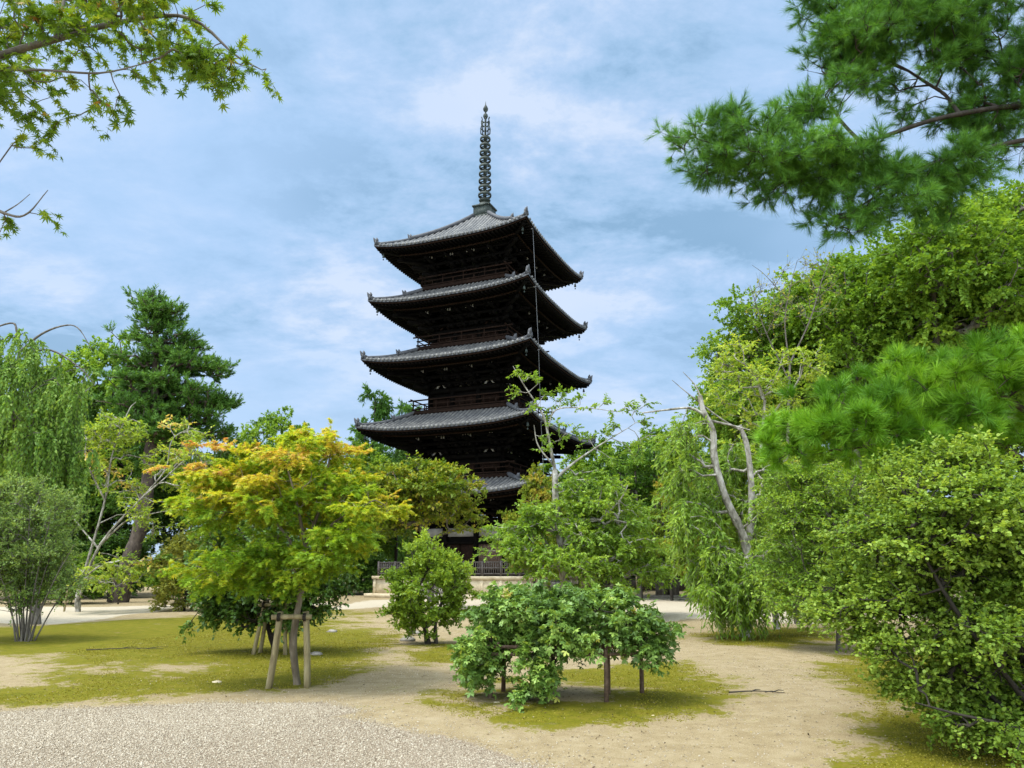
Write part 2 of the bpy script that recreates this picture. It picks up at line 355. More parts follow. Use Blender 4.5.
NAMES_LEAFY = dict(crown='crown', trunk='trunk')
def plant(name, label, cat, base, trunk, tr, blobs, n_att, leaf, mat, bark, seed, limbs=(), pads=0, pad=(.5, .5, .18), shell=.5,
          shoots=3, m=7, L=.35, drop=.05, size=.06, upb=.55, axis_out=.6, tint=None, group=None, twig=.0035, tipr=.006, sides=5,
          alpha=.35, wob=.10, rise=.06, needles=False, spread=1.0, shoot_up=.1, twigs=True, crown_name='crown', trunk_name='trunk', pw=.48, flat=1.0, parent_rot=0.0, att_extra=None):
    rng = np.random.default_rng(seed); base = np.asarray(base, float)
    att, pr = sample(blobs, n_att, rng, shell, pads, pad)
    if att_extra is not None: att = np.vstack([att, att_extra]); pr = np.concatenate([pr, rng.random(len(att_extra))])
    ok = att[:, 2] > base[2] + .08; att, pr = att[ok], pr[ok]
    tp = smooth_line(trunk, max(6, 4 * len(trunk)))
    lims = [(smooth_line(l, max(5, 4 * len(l))), a, b) for l, a, b in limbs]
    P, par, rad, nt, tips = grow(tp, tr, lims, att, rng, alpha, wob, rise)
    # pipe model radii
    n = len(P); cnt = np.zeros(n); isn = np.array([t for t, _ in tips], int); cnt[isn] = 1
    for i in range(n - 1, nt - 1, -1):
        if par[i] >= 0: cnt[par[i]] += cnt[i]
    r = tipr * np.maximum(cnt, 1) ** pw; r[:nt] = rad[:nt]
    pj = par.clip(0); r = np.where(np.arange(n) >= nt, np.minimum(r, np.where(pj < nt, np.maximum(rad[pj] * .8, tipr), 9)), r)
    e = np.where(par >= 0)[0]
    V1, F1 = tubes(P[par[e]], P[e], np.where((e >= nt) & (par[e] < nt), np.minimum(r[par[e]], r[e] * 1.3), r[par[e]]), r[e], sides)
    tint_f = tint or (lambda p, pr_, rn, base_: .5 + (pr_ - .5) * .45 + rn * .18)
    root = empty(name, base, 0, label, cat, group)
    Vt, Ft = [V1], [F1]; off = len(V1)
    # shoots
    ti = isn; ai = np.array([i for _, i in tips]); T = P[ti]; D = unit(T - P[par[ti]])
    ns = len(T) * shoots
    p0 = np.repeat(T, shoots, 0); d0 = np.repeat(D, shoots, 0); prs = np.repeat(pr[ai], shoots)
    rd = rng.normal(size=(ns, 3)); rd[:, 2] *= flat
    sd = unit(d0 * .7 + rd * .6 * spread + np.array([0, 0, shoot_up])); Ls = L * rng.uniform(.55, 1.15, ns); ds = drop * rng.uniform(.6 if drop < .4 else .2, 1.3 if drop < 1 else 1.45, ns)
    def curve(t): return p0 + sd * (Ls * t)[:, None] + np.array([0, 0, -1.0]) * (ds * t * t)[:, None]
    if twigs:
        seg = 3 if drop > .4 else 2
        for k in range(seg):
            a, b = curve(np.full(ns, k / seg)), curve(np.full(ns, (k + 1) / seg)); rr = np.full(ns, twig)
            v, f = tubes(a, b, rr * (1 - k / seg * .6), rr * (1 - (k + 1) / seg * .6), 3); Vt.append(v); Ft.append(f + off); off += len(v)
    mesh_np(trunk_name, np.concatenate(Vt) - base, np.concatenate(Ft), bark, root, smooth=True)
    # leaves
    t = (np.arange(m)[None] + rng.random((ns, m))) / m
    t = .12 + .88 * t if not needles else .25 + .75 * t
    tt = t.ravel(); rep = lambda x: np.repeat(x, m, 0)
    q = rep(p0) + rep(sd) * (rep(Ls) * tt)[:, None] + np.array([0, 0, -1.0]) * (rep(ds) * tt * tt)[:, None]
    tang = unit(rep(sd) * rep(Ls)[:, None] + np.array([0, 0, -2.0]) * (rep(ds) * tt)[:, None])
    nn = len(q); rv = unit(rng.normal(size=(nn, 3)))
    if needles:
        perp = unit(rv - (rv * tang).sum(1, keepdims=True) * tang); th = np.radians(rng.uniform(22, 62, nn))[:, None]
        A = tang * np.cos(th) + perp * np.sin(th); A[:, 2] += rng.uniform(-.12, .12, nn); Nn = rv
    else:
        A = tang * axis_out + rv * (1 - axis_out * .5) ; A[:, 2] *= .75; A[:, 2] -= .12
        Nn = np.array([0, 0, 1.0]) * upb + unit(rng.normal(size=(nn, 3))) * (1 - upb)
    S = size * rng.uniform(.65, 1.2, nn)
    Vl, Fl = place_leaves(q, A, Nn, S, leaf)
    rn = rng.normal(size=nn)
    tn = tint_f(q, rep(prs), rn, base)
    mesh_np(crown_name, Vl - base, Fl, mat, root, tint=np.clip(tn, 0, 1))
    return root

# ------------------------------------------------------------------ ground
def poly(pts): return np.array([gnd(*p)[:2] for p in pts])
def sdf(P, Q):
    """signed distance (negative inside) of points P to polygon Q, in metres"""
    d = np.full(len(P), 1e9); ins = np.zeros(len(P), bool)
    for i in range(len(Q)):
        a, b = Q[i], Q[(i + 1) % len(Q)]; e = b - a; w = P - a
        t = np.clip((w @ e) / (e @ e), 0, 1); d = np.minimum(d, np.hypot(*(w - t[:, None] * e).T))
        c = ((a[1] <= P[:, 1]) != (b[1] <= P[:, 1]))
        with np.errstate(divide='ignore', invalid='ignore'):
            ins ^= c & (P[:, 0] < a[0] + (P[:, 1] - a[1]) * e[0] / (e[1] if e[1] else 1e-9))
    return np.where(ins, -d, d)
MOSS = [poly([(-260, 640), (-50, 628), (120, 621), (250, 612), (340, 608), (392, 613), (410, 628), (392, 650), (380, 668), (330, 686), (250, 692), (130, 699), (0, 705), (-200, 707)]),
        poly([(415, 710), (440, 692), (500, 677), (600, 666), (690, 668), (735, 681), (745, 696), (720, 714), (650, 727), (540, 729), (450, 722)]),
        poly([(685, 632), (740, 626), (830, 629), (845, 640), (790, 649), (720, 646)]),
        poly([(802, 668), (850, 652), (920, 650), (1250, 660), (1350, 830), (850, 800), (832, 766), (868, 735), (866, 712), (845, 690)]),
        poly([(395, 652), (440, 640), (480, 645), (470, 660), (420, 664)])]
BARE = [poly([(478, 690), (560, 682), (625, 690), (608, 707), (520, 711), (480, 703)]), poly([(-80, 655), (60, 656), (85, 672), (40, 690), (-80, 688)]), poly([(120, 664), (190, 660), (215, 668), (150, 676)]), poly([(330, 612), (385, 618), (380, 632), (335, 628)])]
PATH = [poly([(-320, 622), (60, 622), (150, 613), (172, 608), (230, 606.5), (330, 605), (330, 602.5), (230, 604), (165, 605.5), (60, 607), (-320, 610)]),
        poly([(318, 609), (372, 600), (500, 597), (640, 595.5), (870, 594), (1200, 600), (1000, 616), (870, 620), (800, 624), (690, 619), (640, 621), (500, 612), (420, 606)])]
GRAVEL = poly([(-420, 716), (0, 708), (200, 702), (325, 706), (352, 717), (332, 723), (400, 733), (470, 743), (550, 770), (640, 815), (-420, 900)])

def ground_mat():
    m, N, L = new_mat('ground_soil'); out = N.new('ShaderNodeOutputMaterial'); b = N.new('ShaderNodeBsdfPrincipled')
    t = N.new('ShaderNodeTexCoord'); vec = t.outputs['Object']
    def attr(n):
        a = N.new('ShaderNodeAttribute'); a.attribute_name = n; return a.outputs['Fac']
    def mth(op, a, b_):
        q = N.new('ShaderNodeMath'); q.operation = op; q.use_clamp = False
        for i, s in enumerate((a, b_)):
            if isinstance(s, (int, float)): q.inputs[i].default_value = s
            else: L.new(s, q.inputs[i])
        return q.outputs[0]
    def step(v, lo, hi):
        q = N.new('ShaderNodeMapRange'); q.interpolation_type = 'SMOOTHSTEP'; L.new(v, q.inputs[0]); q.inputs[1].default_value = lo; q.inputs[2].default_value = hi; return q.outputs[0]
    n_big = noise_node(N, L, .9, 5, .6, vec, .3); n_mid = noise_node(N, L, 4.0, 6, .65, vec, .3); n_fine = noise_node(N, L, 28, 6, .7, vec); n_grit = noise_node(N, L, 120, 4, .7, vec)
    soil = ramp_node(N, L, n_mid, [(.28, (.19, .135, .066)), (.5, (.32, .25, .14)), (.72, (.44, .365, .24))])
    soil = mixc(N, L, .55, soil, ramp_node(N, L, n_grit, [(.34, (.06, .042, .022)), (.45, (.23, .175, .095)), (.58, (.33, .265, .155)), (.70, (.56, .49, .36))]))
    moss = ramp_node(N, L, n_fine, [(.28, (.045, .045, .005)), (.5, (.125, .118, .008)), (.75, (.215, .195, .015))])
    moss2 = ramp_node(N, L, n_mid, [(.3, (.075, .085, .006)), (.5, (.14, .132, .008)), (.62, (.18, .15, .02)), (.75, (.27, .20, .09))])
    moss = mixc(N, L, .55, moss, moss2)
    path = ramp_node(N, L, n_fine, [(.3, (.36, .31, .23)), (.6, (.48, .42, .32)), (.8, (.54, .48, .38))])
    grav = ramp_node(N, L, n_grit, [(.3, (.11, .085, .055)), (.5, (.24, .185, .125)), (.75, (.38, .32, .25))])
    rag = mth('ADD', mth('MULTIPLY', mth('SUBTRACT', n_big, .5), 2.4), mth('MULTIPLY', mth('SUBTRACT', n_mid, .5), 2.1))
    rag = mth('ADD', rag, mth('MULTIPLY', mth('SUBTRACT', n_fine, .5), 1.5))
    c = mixc(N, L, step(mth('ADD', attr('moss'), rag), .42, .76), soil, moss)
    c = mixc(N, L, step(mth('ADD', attr('path'), mth('MULTIPLY', rag, .45)), .35, .65), c, path)
    c = mixc(N, L, step(mth('ADD', attr('gravel'), mth('MULTIPLY', rag, .5)), .4, .6), c, grav)
    L.new(c, b.inputs['Base Color']); b.inputs['Roughness'].default_value = .95; b.inputs['Specular IOR Level'].default_value = .1
    h = mth('ADD', mth('MULTIPLY', n_fine, .7), mth('MULTIPLY', n_grit, .5)); bp = N.new('ShaderNodeBump'); bp.inputs['Strength'].default_value = .55; bp.inputs['Distance'].default_value = .025
    L.new(h, bp.inputs['Height']); L.new(bp.outputs[0], b.inputs['Normal']); L.new(b.outputs[0], out.inputs[0]); return m

def build_ground():
    ys = np.concatenate([np.arange(-60, 5, 5.0), np.arange(5, 20, .07), 20 * 1.0085 ** np.arange(0, 150), 75 * 1.09 ** np.arange(0, 30)])
    xs = np.concatenate([-(9 * 1.045 ** np.arange(95, 0, -1)), np.arange(-9, 9.01, .08), 9 * 1.045 ** np.arange(1, 96)])
    X, Y = np.meshgrid(xs, ys); P = np.stack([X.ravel(), Y.ravel()], 1); nx, ny = len(xs), len(ys)
    V = np.column_stack([P, gz(P[:, 0], P[:, 1])])
    i = np.arange(ny - 1)[:, None] * nx + np.arange(nx - 1)[None]
    F = np.stack([i, i + 1, i + 1 + nx, i + nx], -1).reshape(-1, 4)
    o = mesh_np('ground', V, F, ground_mat(), smooth=True); tag(o, kind='structure')
    near = (P[:, 1] > 5) & (P[:, 1] < 90) & (np.abs(P[:, 0]) < 80); Q = P[near]
    def put(nm, val):
        a = o.data.attributes.new(nm, 'FLOAT', 'POINT'); full = np.zeros(len(P), np.float32); full[near] = val; a.data.foreach_set('value', full)
    wid = 0.10 + .022 * Q[:, 1]
    ms = np.zeros(len(Q))
    for g in MOSS: ms = np.maximum(ms, np.clip(.5 - sdf(Q, g) / (wid * 3), -.4, 1.25))
    for g in BARE: ms -= 1.0 * np.clip(.5 - sdf(Q, g) / (wid * 4), 0, 1)
    put('moss', ms)
    ps = np.zeros(len(Q))
    for g in PATH: ps = np.maximum(ps, np.clip(.5 - sdf(Q, g) / (wid * 1.2), -.3, 1.3))
    put('path', ps); put('gravel', np.clip(.5 - sdf(Q, GRAVEL) / .35, -.3, 1.3))
build_ground()

def stones(name, pos, size, mat, seed, flat=.6, emb=.2):
    rng = np.random.default_rng(seed); n = len(pos)
    T = np.array([[1, 0, 0], [0, 1, 0], [-1, 0, 0], [0, -1, 0], [0, 0, 1], [0, 0, -1.0]])
    a = rng.random(n) * 6.28; s = size[:, None, None] * (T[None] * rng.uniform(.6, 1.15, (n, 6, 1)) * np.array([1, .8, flat])[None, None])
    R = np.zeros((n, 3, 3)); R[:, 0, 0] = np.cos(a); R[:, 0, 1] = -np.sin(a); R[:, 1, 0] = np.sin(a); R[:, 1, 1] = np.cos(a); R[:, 2, 2] = 1
    tl = rng.normal(size=n) * .35; Rx = np.zeros((n, 3, 3)); Rx[:, 0, 0] = 1; Rx[:, 1, 1] = np.cos(tl); Rx[:, 1, 2] = -np.sin(tl); Rx[:, 2, 1] = np.sin(tl); Rx[:, 2, 2] = np.cos(tl)
    V = np.einsum('nij,nkj->nki', R @ Rx, s) + pos[:, None]; V[:, :, 2] += (size * flat * (1 - 2 * emb))[:, None] * .6
    f = np.array([[0, 1, 4], [1, 2, 4], [2, 3, 4], [3, 0, 4], [1, 0, 5], [2, 1, 5], [3, 2, 5], [0, 3, 5]])
    F = (np.arange(n)[:, None, None] * 6 + f[None]).reshape(-1, 3)
    return mesh_np(name, V.reshape(-1, 3), F, mat, tint=np.repeat(rng.random(n), 8))
def tint_mat(name, stops, rough=.85, spec=.2):
    m, N, L = new_mat(name); out = N.new('ShaderNodeOutputMaterial'); b = N.new('ShaderNodeBsdfPrincipled'); a = N.new('ShaderNodeAttribute'); a.attribute_name = 'tint'
    L.new(ramp_node(N, L, a.outputs['Fac'], stops), b.inputs['Base Color']); b.inputs['Roughness'].default_value = rough; b.inputs['Specular IOR Level'].default_value = spec
    L.new(b.outputs[0], out.inputs[0]); return m
def build_gravel():
    rng = np.random.default_rng(11); n = 300000
    P = np.column_stack([rng.uniform(-6.2, 1.8, n), rng.uniform(5.9, 10.4, n)]); d = sdf(P, GRAVEL)
    P = P[(d < rng.exponential(.10, n) - .08 + .12 * np.sin(P[:, 0] * 3.1) * (rng.random(n) < .4))]
    z = gz(P[:, 0], P[:, 1]); s = .0046 + .0055 * rng.random(len(P)) ** 2 + .010 * rng.random(len(P)) ** 9
    m = tint_mat('gravel_stone', [(0, (.16, .125, .085)), (.12, (.29, .235, .165)), (.5, (.39, .33, .24)), (.85, (.46, .40, .305)), (1, (.56, .50, .40))])
    tag(stones('gravel', np.column_stack([P, z]), s, m, 12), kind='stuff')
    # loose grit strewn over the bare earth
    n = 34000; P = np.column_stack([rng.uniform(-7, 8, n), 6 + 22 * rng.random(n) ** 1.5]); P = P[sdf(P, GRAVEL) > .05]
    mo = np.min([sdf(P, g) for g in MOSS], 0); P = P[(mo > 0) | (rng.random(len(P)) < .12)]
    tag(stones('grit', np.column_stack([P, gz(P[:, 0], P[:, 1])]), rng.uniform(.004, .013, len(P)), m, 13), kind='stuff')
    # fallen leaves
    n = 26000; P = np.column_stack([rng.uniform(-9, 9, n), 6.3 + 20 * rng.random(n) ** 1.6]); cl = np.sin(P[:, 0] * 1.7) + np.sin(P[:, 1] * 1.3 + P[:, 0]) + rng.normal(size=n)
    P = P[(cl > .5) & (sdf(P, GRAVEL) > -.2)]; n = len(P); z = gz(P[:, 0], P[:, 1]) + .006
    a = rng.normal(size=(n, 3)) * np.array([1, 1, .15]); V, F = place_leaves(np.column_stack([P, z]), a, np.array([0, 0, 1.0]) + rng.normal(size=(n, 3)) * .25, rng.uniform(.012, .034, n), KITE)
    lm = tint_mat('fallen_leaf', [(0, (.025, .016, .009)), (.5, (.075, .048, .024)), (.85, (.20, .13, .05)), (1, (.36, .28, .09))])
    tag(mesh_np('fallen_leaves', V, F, lm, tint=rng.random(n)), kind='stuff')
    # moss cushions and short tufts
    n = 260000; P = np.column_stack([rng.uniform(-9, 8, n), 6.5 + 16 * rng.random(n) ** 1.6]); mo = np.min([sdf(P, g) for g in MOSS], 0); ba = np.min([sdf(P, g) for g in BARE], 0)
    pat = np.sin(P[:, 0] * 2.3 + 1.1 * np.sin(P[:, 1] * 1.1)) * np.sin(P[:, 1] * 1.9 + .7 * P[:, 0]) + .35 * np.sin(P[:, 0] * 7 + P[:, 1] * 5)
    P = P[(mo < -.15 + .2 * pat) & (ba > .25) & (pat > -.5 + .6 * rng.normal(size=n))]; n = min(len(P), 170000); P = P[:n]; z = gz(P[:, 0], P[:, 1])
    a = rng.normal(size=(n, 3)) * .8; a[:, 2] = .55 + .5 * rng.random(n)
    V, F = place_leaves(np.column_stack([P, z - .003]), a, rng.normal(size=(n, 3)), rng.uniform(.008, .018, n) * (1 + P[:, 1] * .02), KITE * np.array([1.5, 1, 1]))
    tag(mesh_np('moss', V, F, leaf_mat('moss_tips', G3((.085, .078, .008), (.125, .115, .011), (.18, .155, .02)), .3), tint=rng.random(n)), kind='stuff')
build_gravel()

# ------------------------------------------------------------------ pagoda
PX, PY = -2.02, 49.78
PROT = math.radians(-23.4)
pag = empty('pagoda', (PX, PY, 0), PROT, 'tall dark wooden pagoda of five tiled roofs with a ringed bronze spire', 'pagoda')
def ring(mb, half, z0, z1, w):                                   # a square frame of four beams
    zc, hh = (z0 + z1) / 2, (z1 - z0) / 2
    for s in (-1, 1):
        mb.box((0, s * (half - w / 2), zc), (half, w / 2, hh)); mb.box((s * (half - w / 2), 0, zc), (w / 2, half - w - .003, hh))
ROT4 = [np.array([[math.cos(a), -math.sin(a), 0], [math.sin(a), math.cos(a), 0], [0, 0, 1]]) for a in (0, math.pi / 2, math.pi, 1.5 * math.pi)]
def four(mb, V, F):
    for R in ROT4: mb.add(np.asarray(V) @ R.T, F)
def grid_faces(nu, nv, flip=False):
    i = np.arange(nu - 1)[:, None] * nv + np.arange(nv - 1)[None]; q = np.stack([i, i + nv, i + nv + 1, i + 1], -1).reshape(-1, 4)
    return q[:, ::-1] if flip else q
#          eave half, corner z, roof-top half, roof-top z, wall half, wall base z, balcony half
ST = [dict(a=6.28, zc=6.45, b=3.45, zt=7.20, w=3.0, zb=1.27, bal=None),
      dict(a=6.06, zc=10.57, b=3.35, zt=11.60, w=2.75, zb=7.35, bal=3.62),
      dict(a=5.95, zc=15.08, b=3.22, zt=16.05, w=2.62, zb=11.80, bal=3.50),
      dict(a=5.76, zc=19.21, b=3.05, zt=20.40, w=2.48, zb=16.25, bal=3.38),
      dict(a=5.59, zc=23.23, b=.60, zt=26.65, w=2.35, zb=20.60, bal=3.25)]
LIFT = .46
def roof_z(S, r, u):
    t = np.clip((S['a'] - r) / (S['a'] - S['b']), 0, 1); zm = S['zc'] - LIFT
    top = S is ST[4]
    prof = (.62 * t + .38 * t * t) if top else (.72 * t + .28 * t * t)
    s = np.clip(np.abs(u) / np.maximum(r, 1e-6), 0, 1)
    return zm + (S['zt'] - zm) * prof + LIFT * s ** 3.2 * (1 - t) ** 1.6
def build_storey(k, S):
    a, b, w, zb, bal = S['a'], S['b'], S['w'], S['zb'], S['bal']; zm = S['zc'] - LIFT
    WD, RD = M['pagoda_wood'], M['pagoda_red']
    # --- walls
    mb = MB(); wall_top = zm - 1.25
    mb.box((0, 0, (zb + wall_top) / 2), (w - .10, w - .10, (wall_top - zb) / 2))
    body = mb.build('wall', WD, pag)
    mb = MB(); bay = w * .36
    for x in (-w, -bay, bay, w):
        for R in ROT4:
            p = R @ np.array([x, -w, 0]); mb.lathe([(.17, zb), (.17, wall_top)], (p[0], p[1], 0), 10)
    ring(mb, w + .14, wall_top - .32, wall_top - .02, .26); ring(mb, w + .12, zb + .05, zb + .27, .24); ring(mb, w + .13, zb + (wall_top - zb) * .55, zb + (wall_top - zb) * .55 + .16, .24)
    mb.build('pillar_frame', WD, pag)
    if k == 0:
        for R, ai in zip(ROT4, range(4)):
            for x0, x1 in ((-w, -bay), (-bay, bay), (bay, w)):
                d = MB(); hz = zb + (wall_top - zb) * .76; c = R @ np.array([(x0 + x1) / 2, -w + .06, 0]); d.box((c[0], c[1], hz), ((x1 - x0) / 2 - .18, .03, .26), ai * math.pi / 2)
                d.build('plaster_panel', M['plaster_wall'], pag)
    for R, ai in zip(ROT4, range(4)):
        d = MB(); h0, h1 = zb + .30, zb + (wall_top - zb) * .55
        for s in (-1, 1):
            c = R @ np.array([s * bay * .46, -w + .02, 0]); d.box((c[0], c[1], (h0 + h1) / 2), (bay * .43, .05, (h1 - h0) / 2), ai * math.pi / 2)
        d.build('door', RD, pag)
        for sgn in (-1, 1):
            d = MB(); xm = sgn * (bay + w) / 2; hw = (w - bay) / 2 - .22
            for i in range(9):
                x = xm + (i / 8 * 2 - 1) * hw; c = R @ np.array([x, -w + .05, 0]); d.box((c[0], c[1], (h0 + h1) / 2 + .05), (.03, .04, (h1 - h0) / 2 - .05), ai * math.pi / 2)
            c = R @ np.array([xm, -w + .065, 0]); d.box((c[0], c[1], (h0 + h1) / 2 + .05), (hw, .015, (h1 - h0) / 2 - .02), ai * math.pi / 2)
            d.build('lattice_window', RD if k else M['rail_wood'], pag)
    # --- brackets: three steps outwards, with arms on the pillars and bearing blocks
    mb = MB(); tips = MB()
    for st in range(3):
        r = w + .30 + .52 * st; z0 = wall_top + .02 + .36 * st
        ring(mb, r + .09, z0 + .16, z0 + .34, .17)
        for R, ai in zip(ROT4, range(4)):
            for x in (-w, -bay, 0, bay, w):
                L_ = .30 + .52 * st + .35; c = R @ np.array([x, -(w + L_ / 2 - .1), 0]); mb.box((c[0], c[1], z0 + .05), (.10, L_ / 2 + .1, .11), ai * math.pi / 2)
                for q in (-.36, 0, .36):
                    c = R @ np.array([x + q, -r, 0]); mb.box((c[0], c[1], z0 + .07), (.10, .10, .075), ai * math.pi / 2, .85 if q else 1)
        for R in ROT4:
            p = R @ np.array([w - .1, -(w - .1), z0 + .05]); q = R @ np.array([r + .55, -(r + .55), z0 + .12]); mb.bar(p, q, .2, .22)
    for R, ai in zip(ROT4, range(4)):
        for x, nt in ((-w, 2), (-bay, 4), (bay, 4), (w, 2)):
            for j in range(nt):
                c = R @ np.array([x * .95 + (j - (nt - 1) / 2) * .17, -(w + 1.44), wall_top + .92]); tips.box(c, (.035, .045, .085), ai * math.pi / 2)
    # tail rafters
    for R in ROT4:
        for x in (-w, -bay, bay, w):
            mb.bar(R @ np.array([x, -(w + .3), zm - .15]), R @ np.array([x, -(w + 2.05), zm - .52]), .14, .17)
        mb.bar(R @ np.array([w, -w, zm - .05]), R @ np.array([w + 2.1, -(w + 2.1), zm - .42]), .2, .24)
    br = mb.build('bracket_set', WD, pag); tips.build('bracket_end', M['plaster'], br)
    # frog-leg struts between the brackets of each bay
    for R, ai in zip(ROT4, range(4)):
        for x in (-(w + bay) / 2, 0, (w + bay) / 2):
            d = MB(); zz = wall_top + .02
            for s in (-1, 1):
                Q = np.array([[0, 0, .34], [.10, 0, .33], [.22, 0, .20], [.36, 0, .04], [.40, 0, 0], [.24, 0, 0], [.13, 0, .14], [0, 0, .22]]) * np.array([s, 1, 1])
                V = np.concatenate([Q + [x, -(w + .06), zz], Q + [x, -(w + .13), zz]]); n = 8
                sd = np.array([[i, (i + 1) % n, n + (i + 1) % n, n + i] for i in range(n)])
                d.add(V @ R.T, [sd, np.array([list(range(n))[::-1]]), np.array([list(range(n, 2 * n))])])
            d.build('frog_leg_strut', M['plaster'] if k in (1, 2) else M['pagoda_red'], pag)
    # --- eaves: two soffits, two tiers of rafters, boards
    EV = [MB() for _ in ROT4]; U = np.linspace(-1, 1, 33)
    def soffit(r0, r1, dz0, dz1):                                    # r0 outside
        rr = np.array([r0, r1]); V = []
        for u in U:
            for r, dz in zip(rr, (dz0, dz1)): V.append([u * r, -r, roof_z(S, np.array(r0), np.array(u * r0)) * 0 + zm + LIFT * abs(u) ** 3.2 * ((r - w) / (a - w)) ** 1.6 + dz])
        return np.array(V)
    for (r0, r1, d0, d1) in ((a - .06, a - 1.15, -.20, -.10), (a - 1.15, w - .05, -.24, .12)):
        V = soffit(r0, r1, d0, d1)
        for R, mb in zip(ROT4, EV): mb.add(V @ R.T, [grid_faces(33, 2)])
        nR = int(2 * r0 / .27)
        for R, mb in zip(ROT4, EV):
            for i in range(nR):
                x = -r0 + .12 + i * (2 * r0 - .24) / (nR - 1); ri = max(r1, abs(x) + .02)
                if ri > r0 - .1: continue
                def zz(r, dd): return zm + LIFT * (abs(x) / r if r else 0) ** 3.2 * ((r - w) / (a - w)) ** 1.6 + dd
                mb.bar(R @ np.array([x, -r0 + .02, zz(r0, d0) - .07]), R @ np.array([x, -ri, zz(ri, d0 + (d1 - d0) * (r0 - ri) / (r0 - r1)) - .07]), .085, .11)
    for R, mb in zip(ROT4, EV):
        mb.bar(R @ np.array([w, -w, zm - .12]), R @ np.array([a - .25, -(a - .25), S['zc'] - .36]), .2, .26)
    EO = [mb.build('eave', WD, pag) for mb in EV]
    FB = [MB() for _ in ROT4]                                                        # edge boards, two lines
    for (r, z0, z1) in ((a - .02, -.20, -.10), (a - 1.12, -.32, -.20)):
        rows = []
        for u in U:
            lz = zm + LIFT * abs(u) ** 3.2 * ((r - w) / (a - w)) ** 1.6
            rows += [[u * r, -r, lz + z0], [u * r, -r, lz + z1], [u * (r - .1), -(r - .1), lz + z1], [u * (r - .1), -(r - .1), lz + z0]]
        rows = np.array(rows); q = []
        for i in range(32):
            for j in range(4): q.append([i * 4 + j, (i + 1) * 4 + j, (i + 1) * 4 + (j + 1) % 4, i * 4 + (j + 1) % 4])
        for R, fb in zip(ROT4, FB): fb.add(rows @ R.T, [np.array(q)])
    for fb, eo in zip(FB, EO): fb.build('edge_board', RD, eo)
    # --- tiled roof: deck, round tile rows, hips
    mb = MB(); T = np.linspace(0, 1, 11); V = []; U2 = np.linspace(-1, 1, 41)
    for u in U2:
        for t in T: 
            r = a + .06 + (b - a - .06) * t; V.append([u * r, -r, roof_z(S, np.array(min(r, a)), np.array(u * min(r, a)))])
    four(mb, V, [grid_faces(41, 11, True)])
    V = []
    for u in U2:                                                     # tile edge
        z = roof_z(S, np.array(a), np.array(u * a)); r = a + .06; V += [[u * r, -r, z - .10], [u * r, -r, z]]
    four(mb, V, [grid_faces(41, 2, True)])
    RB = [MB() for _ in ROT4]; EN = [MB() for _ in ROT4]; nr = int(2 * a / .30); ang = np.linspace(0, math.pi, 5)
    for i in range(nr):
        x = -a + .16 + i * (2 * a - .32) / (nr - 1); r_in = max(b, abs(x) + .05)
        if r_in > a - .15: continue
        rs = np.linspace(a + .10, r_in, 9); V = []
        for r in rs:
            z = float(roof_z(S, np.array(min(r, a)), np.array(x)))
            for g in ang: V.append([x + .085 * math.cos(g), -r, z + .085 * math.sin(g) + .002])
        for R, q in zip(ROT4, RB): q.add(np.asarray(V) @ R.T, [grid_faces(9, 5)])
        z = float(roof_z(S, np.array(a), np.array(x))); g8 = np.arange(8) * math.pi / 4
        V = [[x + .095 * math.cos(g), -(a + .115), z + .02 + .095 * math.sin(g)] for g in g8] + [[x + .095 * math.cos(g), -(a + .06), z + .02 + .095 * math.sin(g)] for g in g8]
        for R, q in zip(ROT4, EN): q.add(np.asarray(V) @ R.T, [np.array([list(range(8))]), np.array([[j, 8 + j, 8 + (j + 1) % 8, (j + 1) % 8] for j in range(8)])])
    rf = mb.build('roof', M['tile_dark'], pag); [q.build('tile_rows', M['tile'], rf, True) for q in RB]; [q.build('eave_tile_ends', M['tile'], rf) for q in EN]
    for R in ROT4:                                                   # hips with two ridge ends and demon tiles
        h = MB(); rs = np.linspace(b, a - 1.75, 10); h.tube([R @ np.array([r, -r, float(roof_z(S, np.array(r), np.array(r))) + .15]) for r in rs], .15, 6)
        rs = np.linspace(a - 1.75, a - .02, 7); h.tube([R @ np.array([r, -r, float(roof_z(S, np.array(r), np.array(r))) + .08]) for r in rs], .11, 6)
        hip = h.build('hip_ridge', M['tile_dark'], rf, True)
        for r, sc in ((a - 1.70, .75), (a - .04, .86)):
            z = float(roof_z(S, np.array(min(r, a)), np.array(min(r, a)))); c = R @ np.array([r, -r, z]); az = math.atan2(c[1], c[0]); dr = np.array([math.cos(az), math.sin(az), 0]); sd = np.array([-dr[1], dr[0], 0])
            o = MB(); P = lambda f, s_, zz: c + dr * f * sc + sd * s_ * sc + np.array([0, 0, zz * sc])
            o.tube([P(-.30, 0, .16), P(-.05, 0, .20), P(.10, 0, .30), P(.17, 0, .48), P(.24, 0, .60)], np.array([.12, .15, .12, .08, .03]) * sc, 7)
            o.tube([P(-.02, 0, .28), P(-.06, 0, .46), P(-.02, 0, .62)], np.array([.13, .12, .05]) * sc, 7)
            o.box(P(.06, 0, .16), (.07 * sc, .19 * sc, .17 * sc), az, .8)
            o.build('ridge_end_tile', M['tile_dark'], rf)
        c = R @ np.array([a - .42, -(a - .42), S['zc'] - .42]); o = MB()
        o.tube([c, c + [0, 0, -.18]], .012, 5); o.lathe([(.02, -.17), (.06, -.21), (.07, -.32), (.09, -.40)], c, 10); o.tube([c + [0, 0, -.36], c + [0, 0, -.52]], .01, 4); o.box(c + [0, 0, -.56], (.04, .006, .05), .6)
        o.build('wind_bell', M['bronze'], pag)
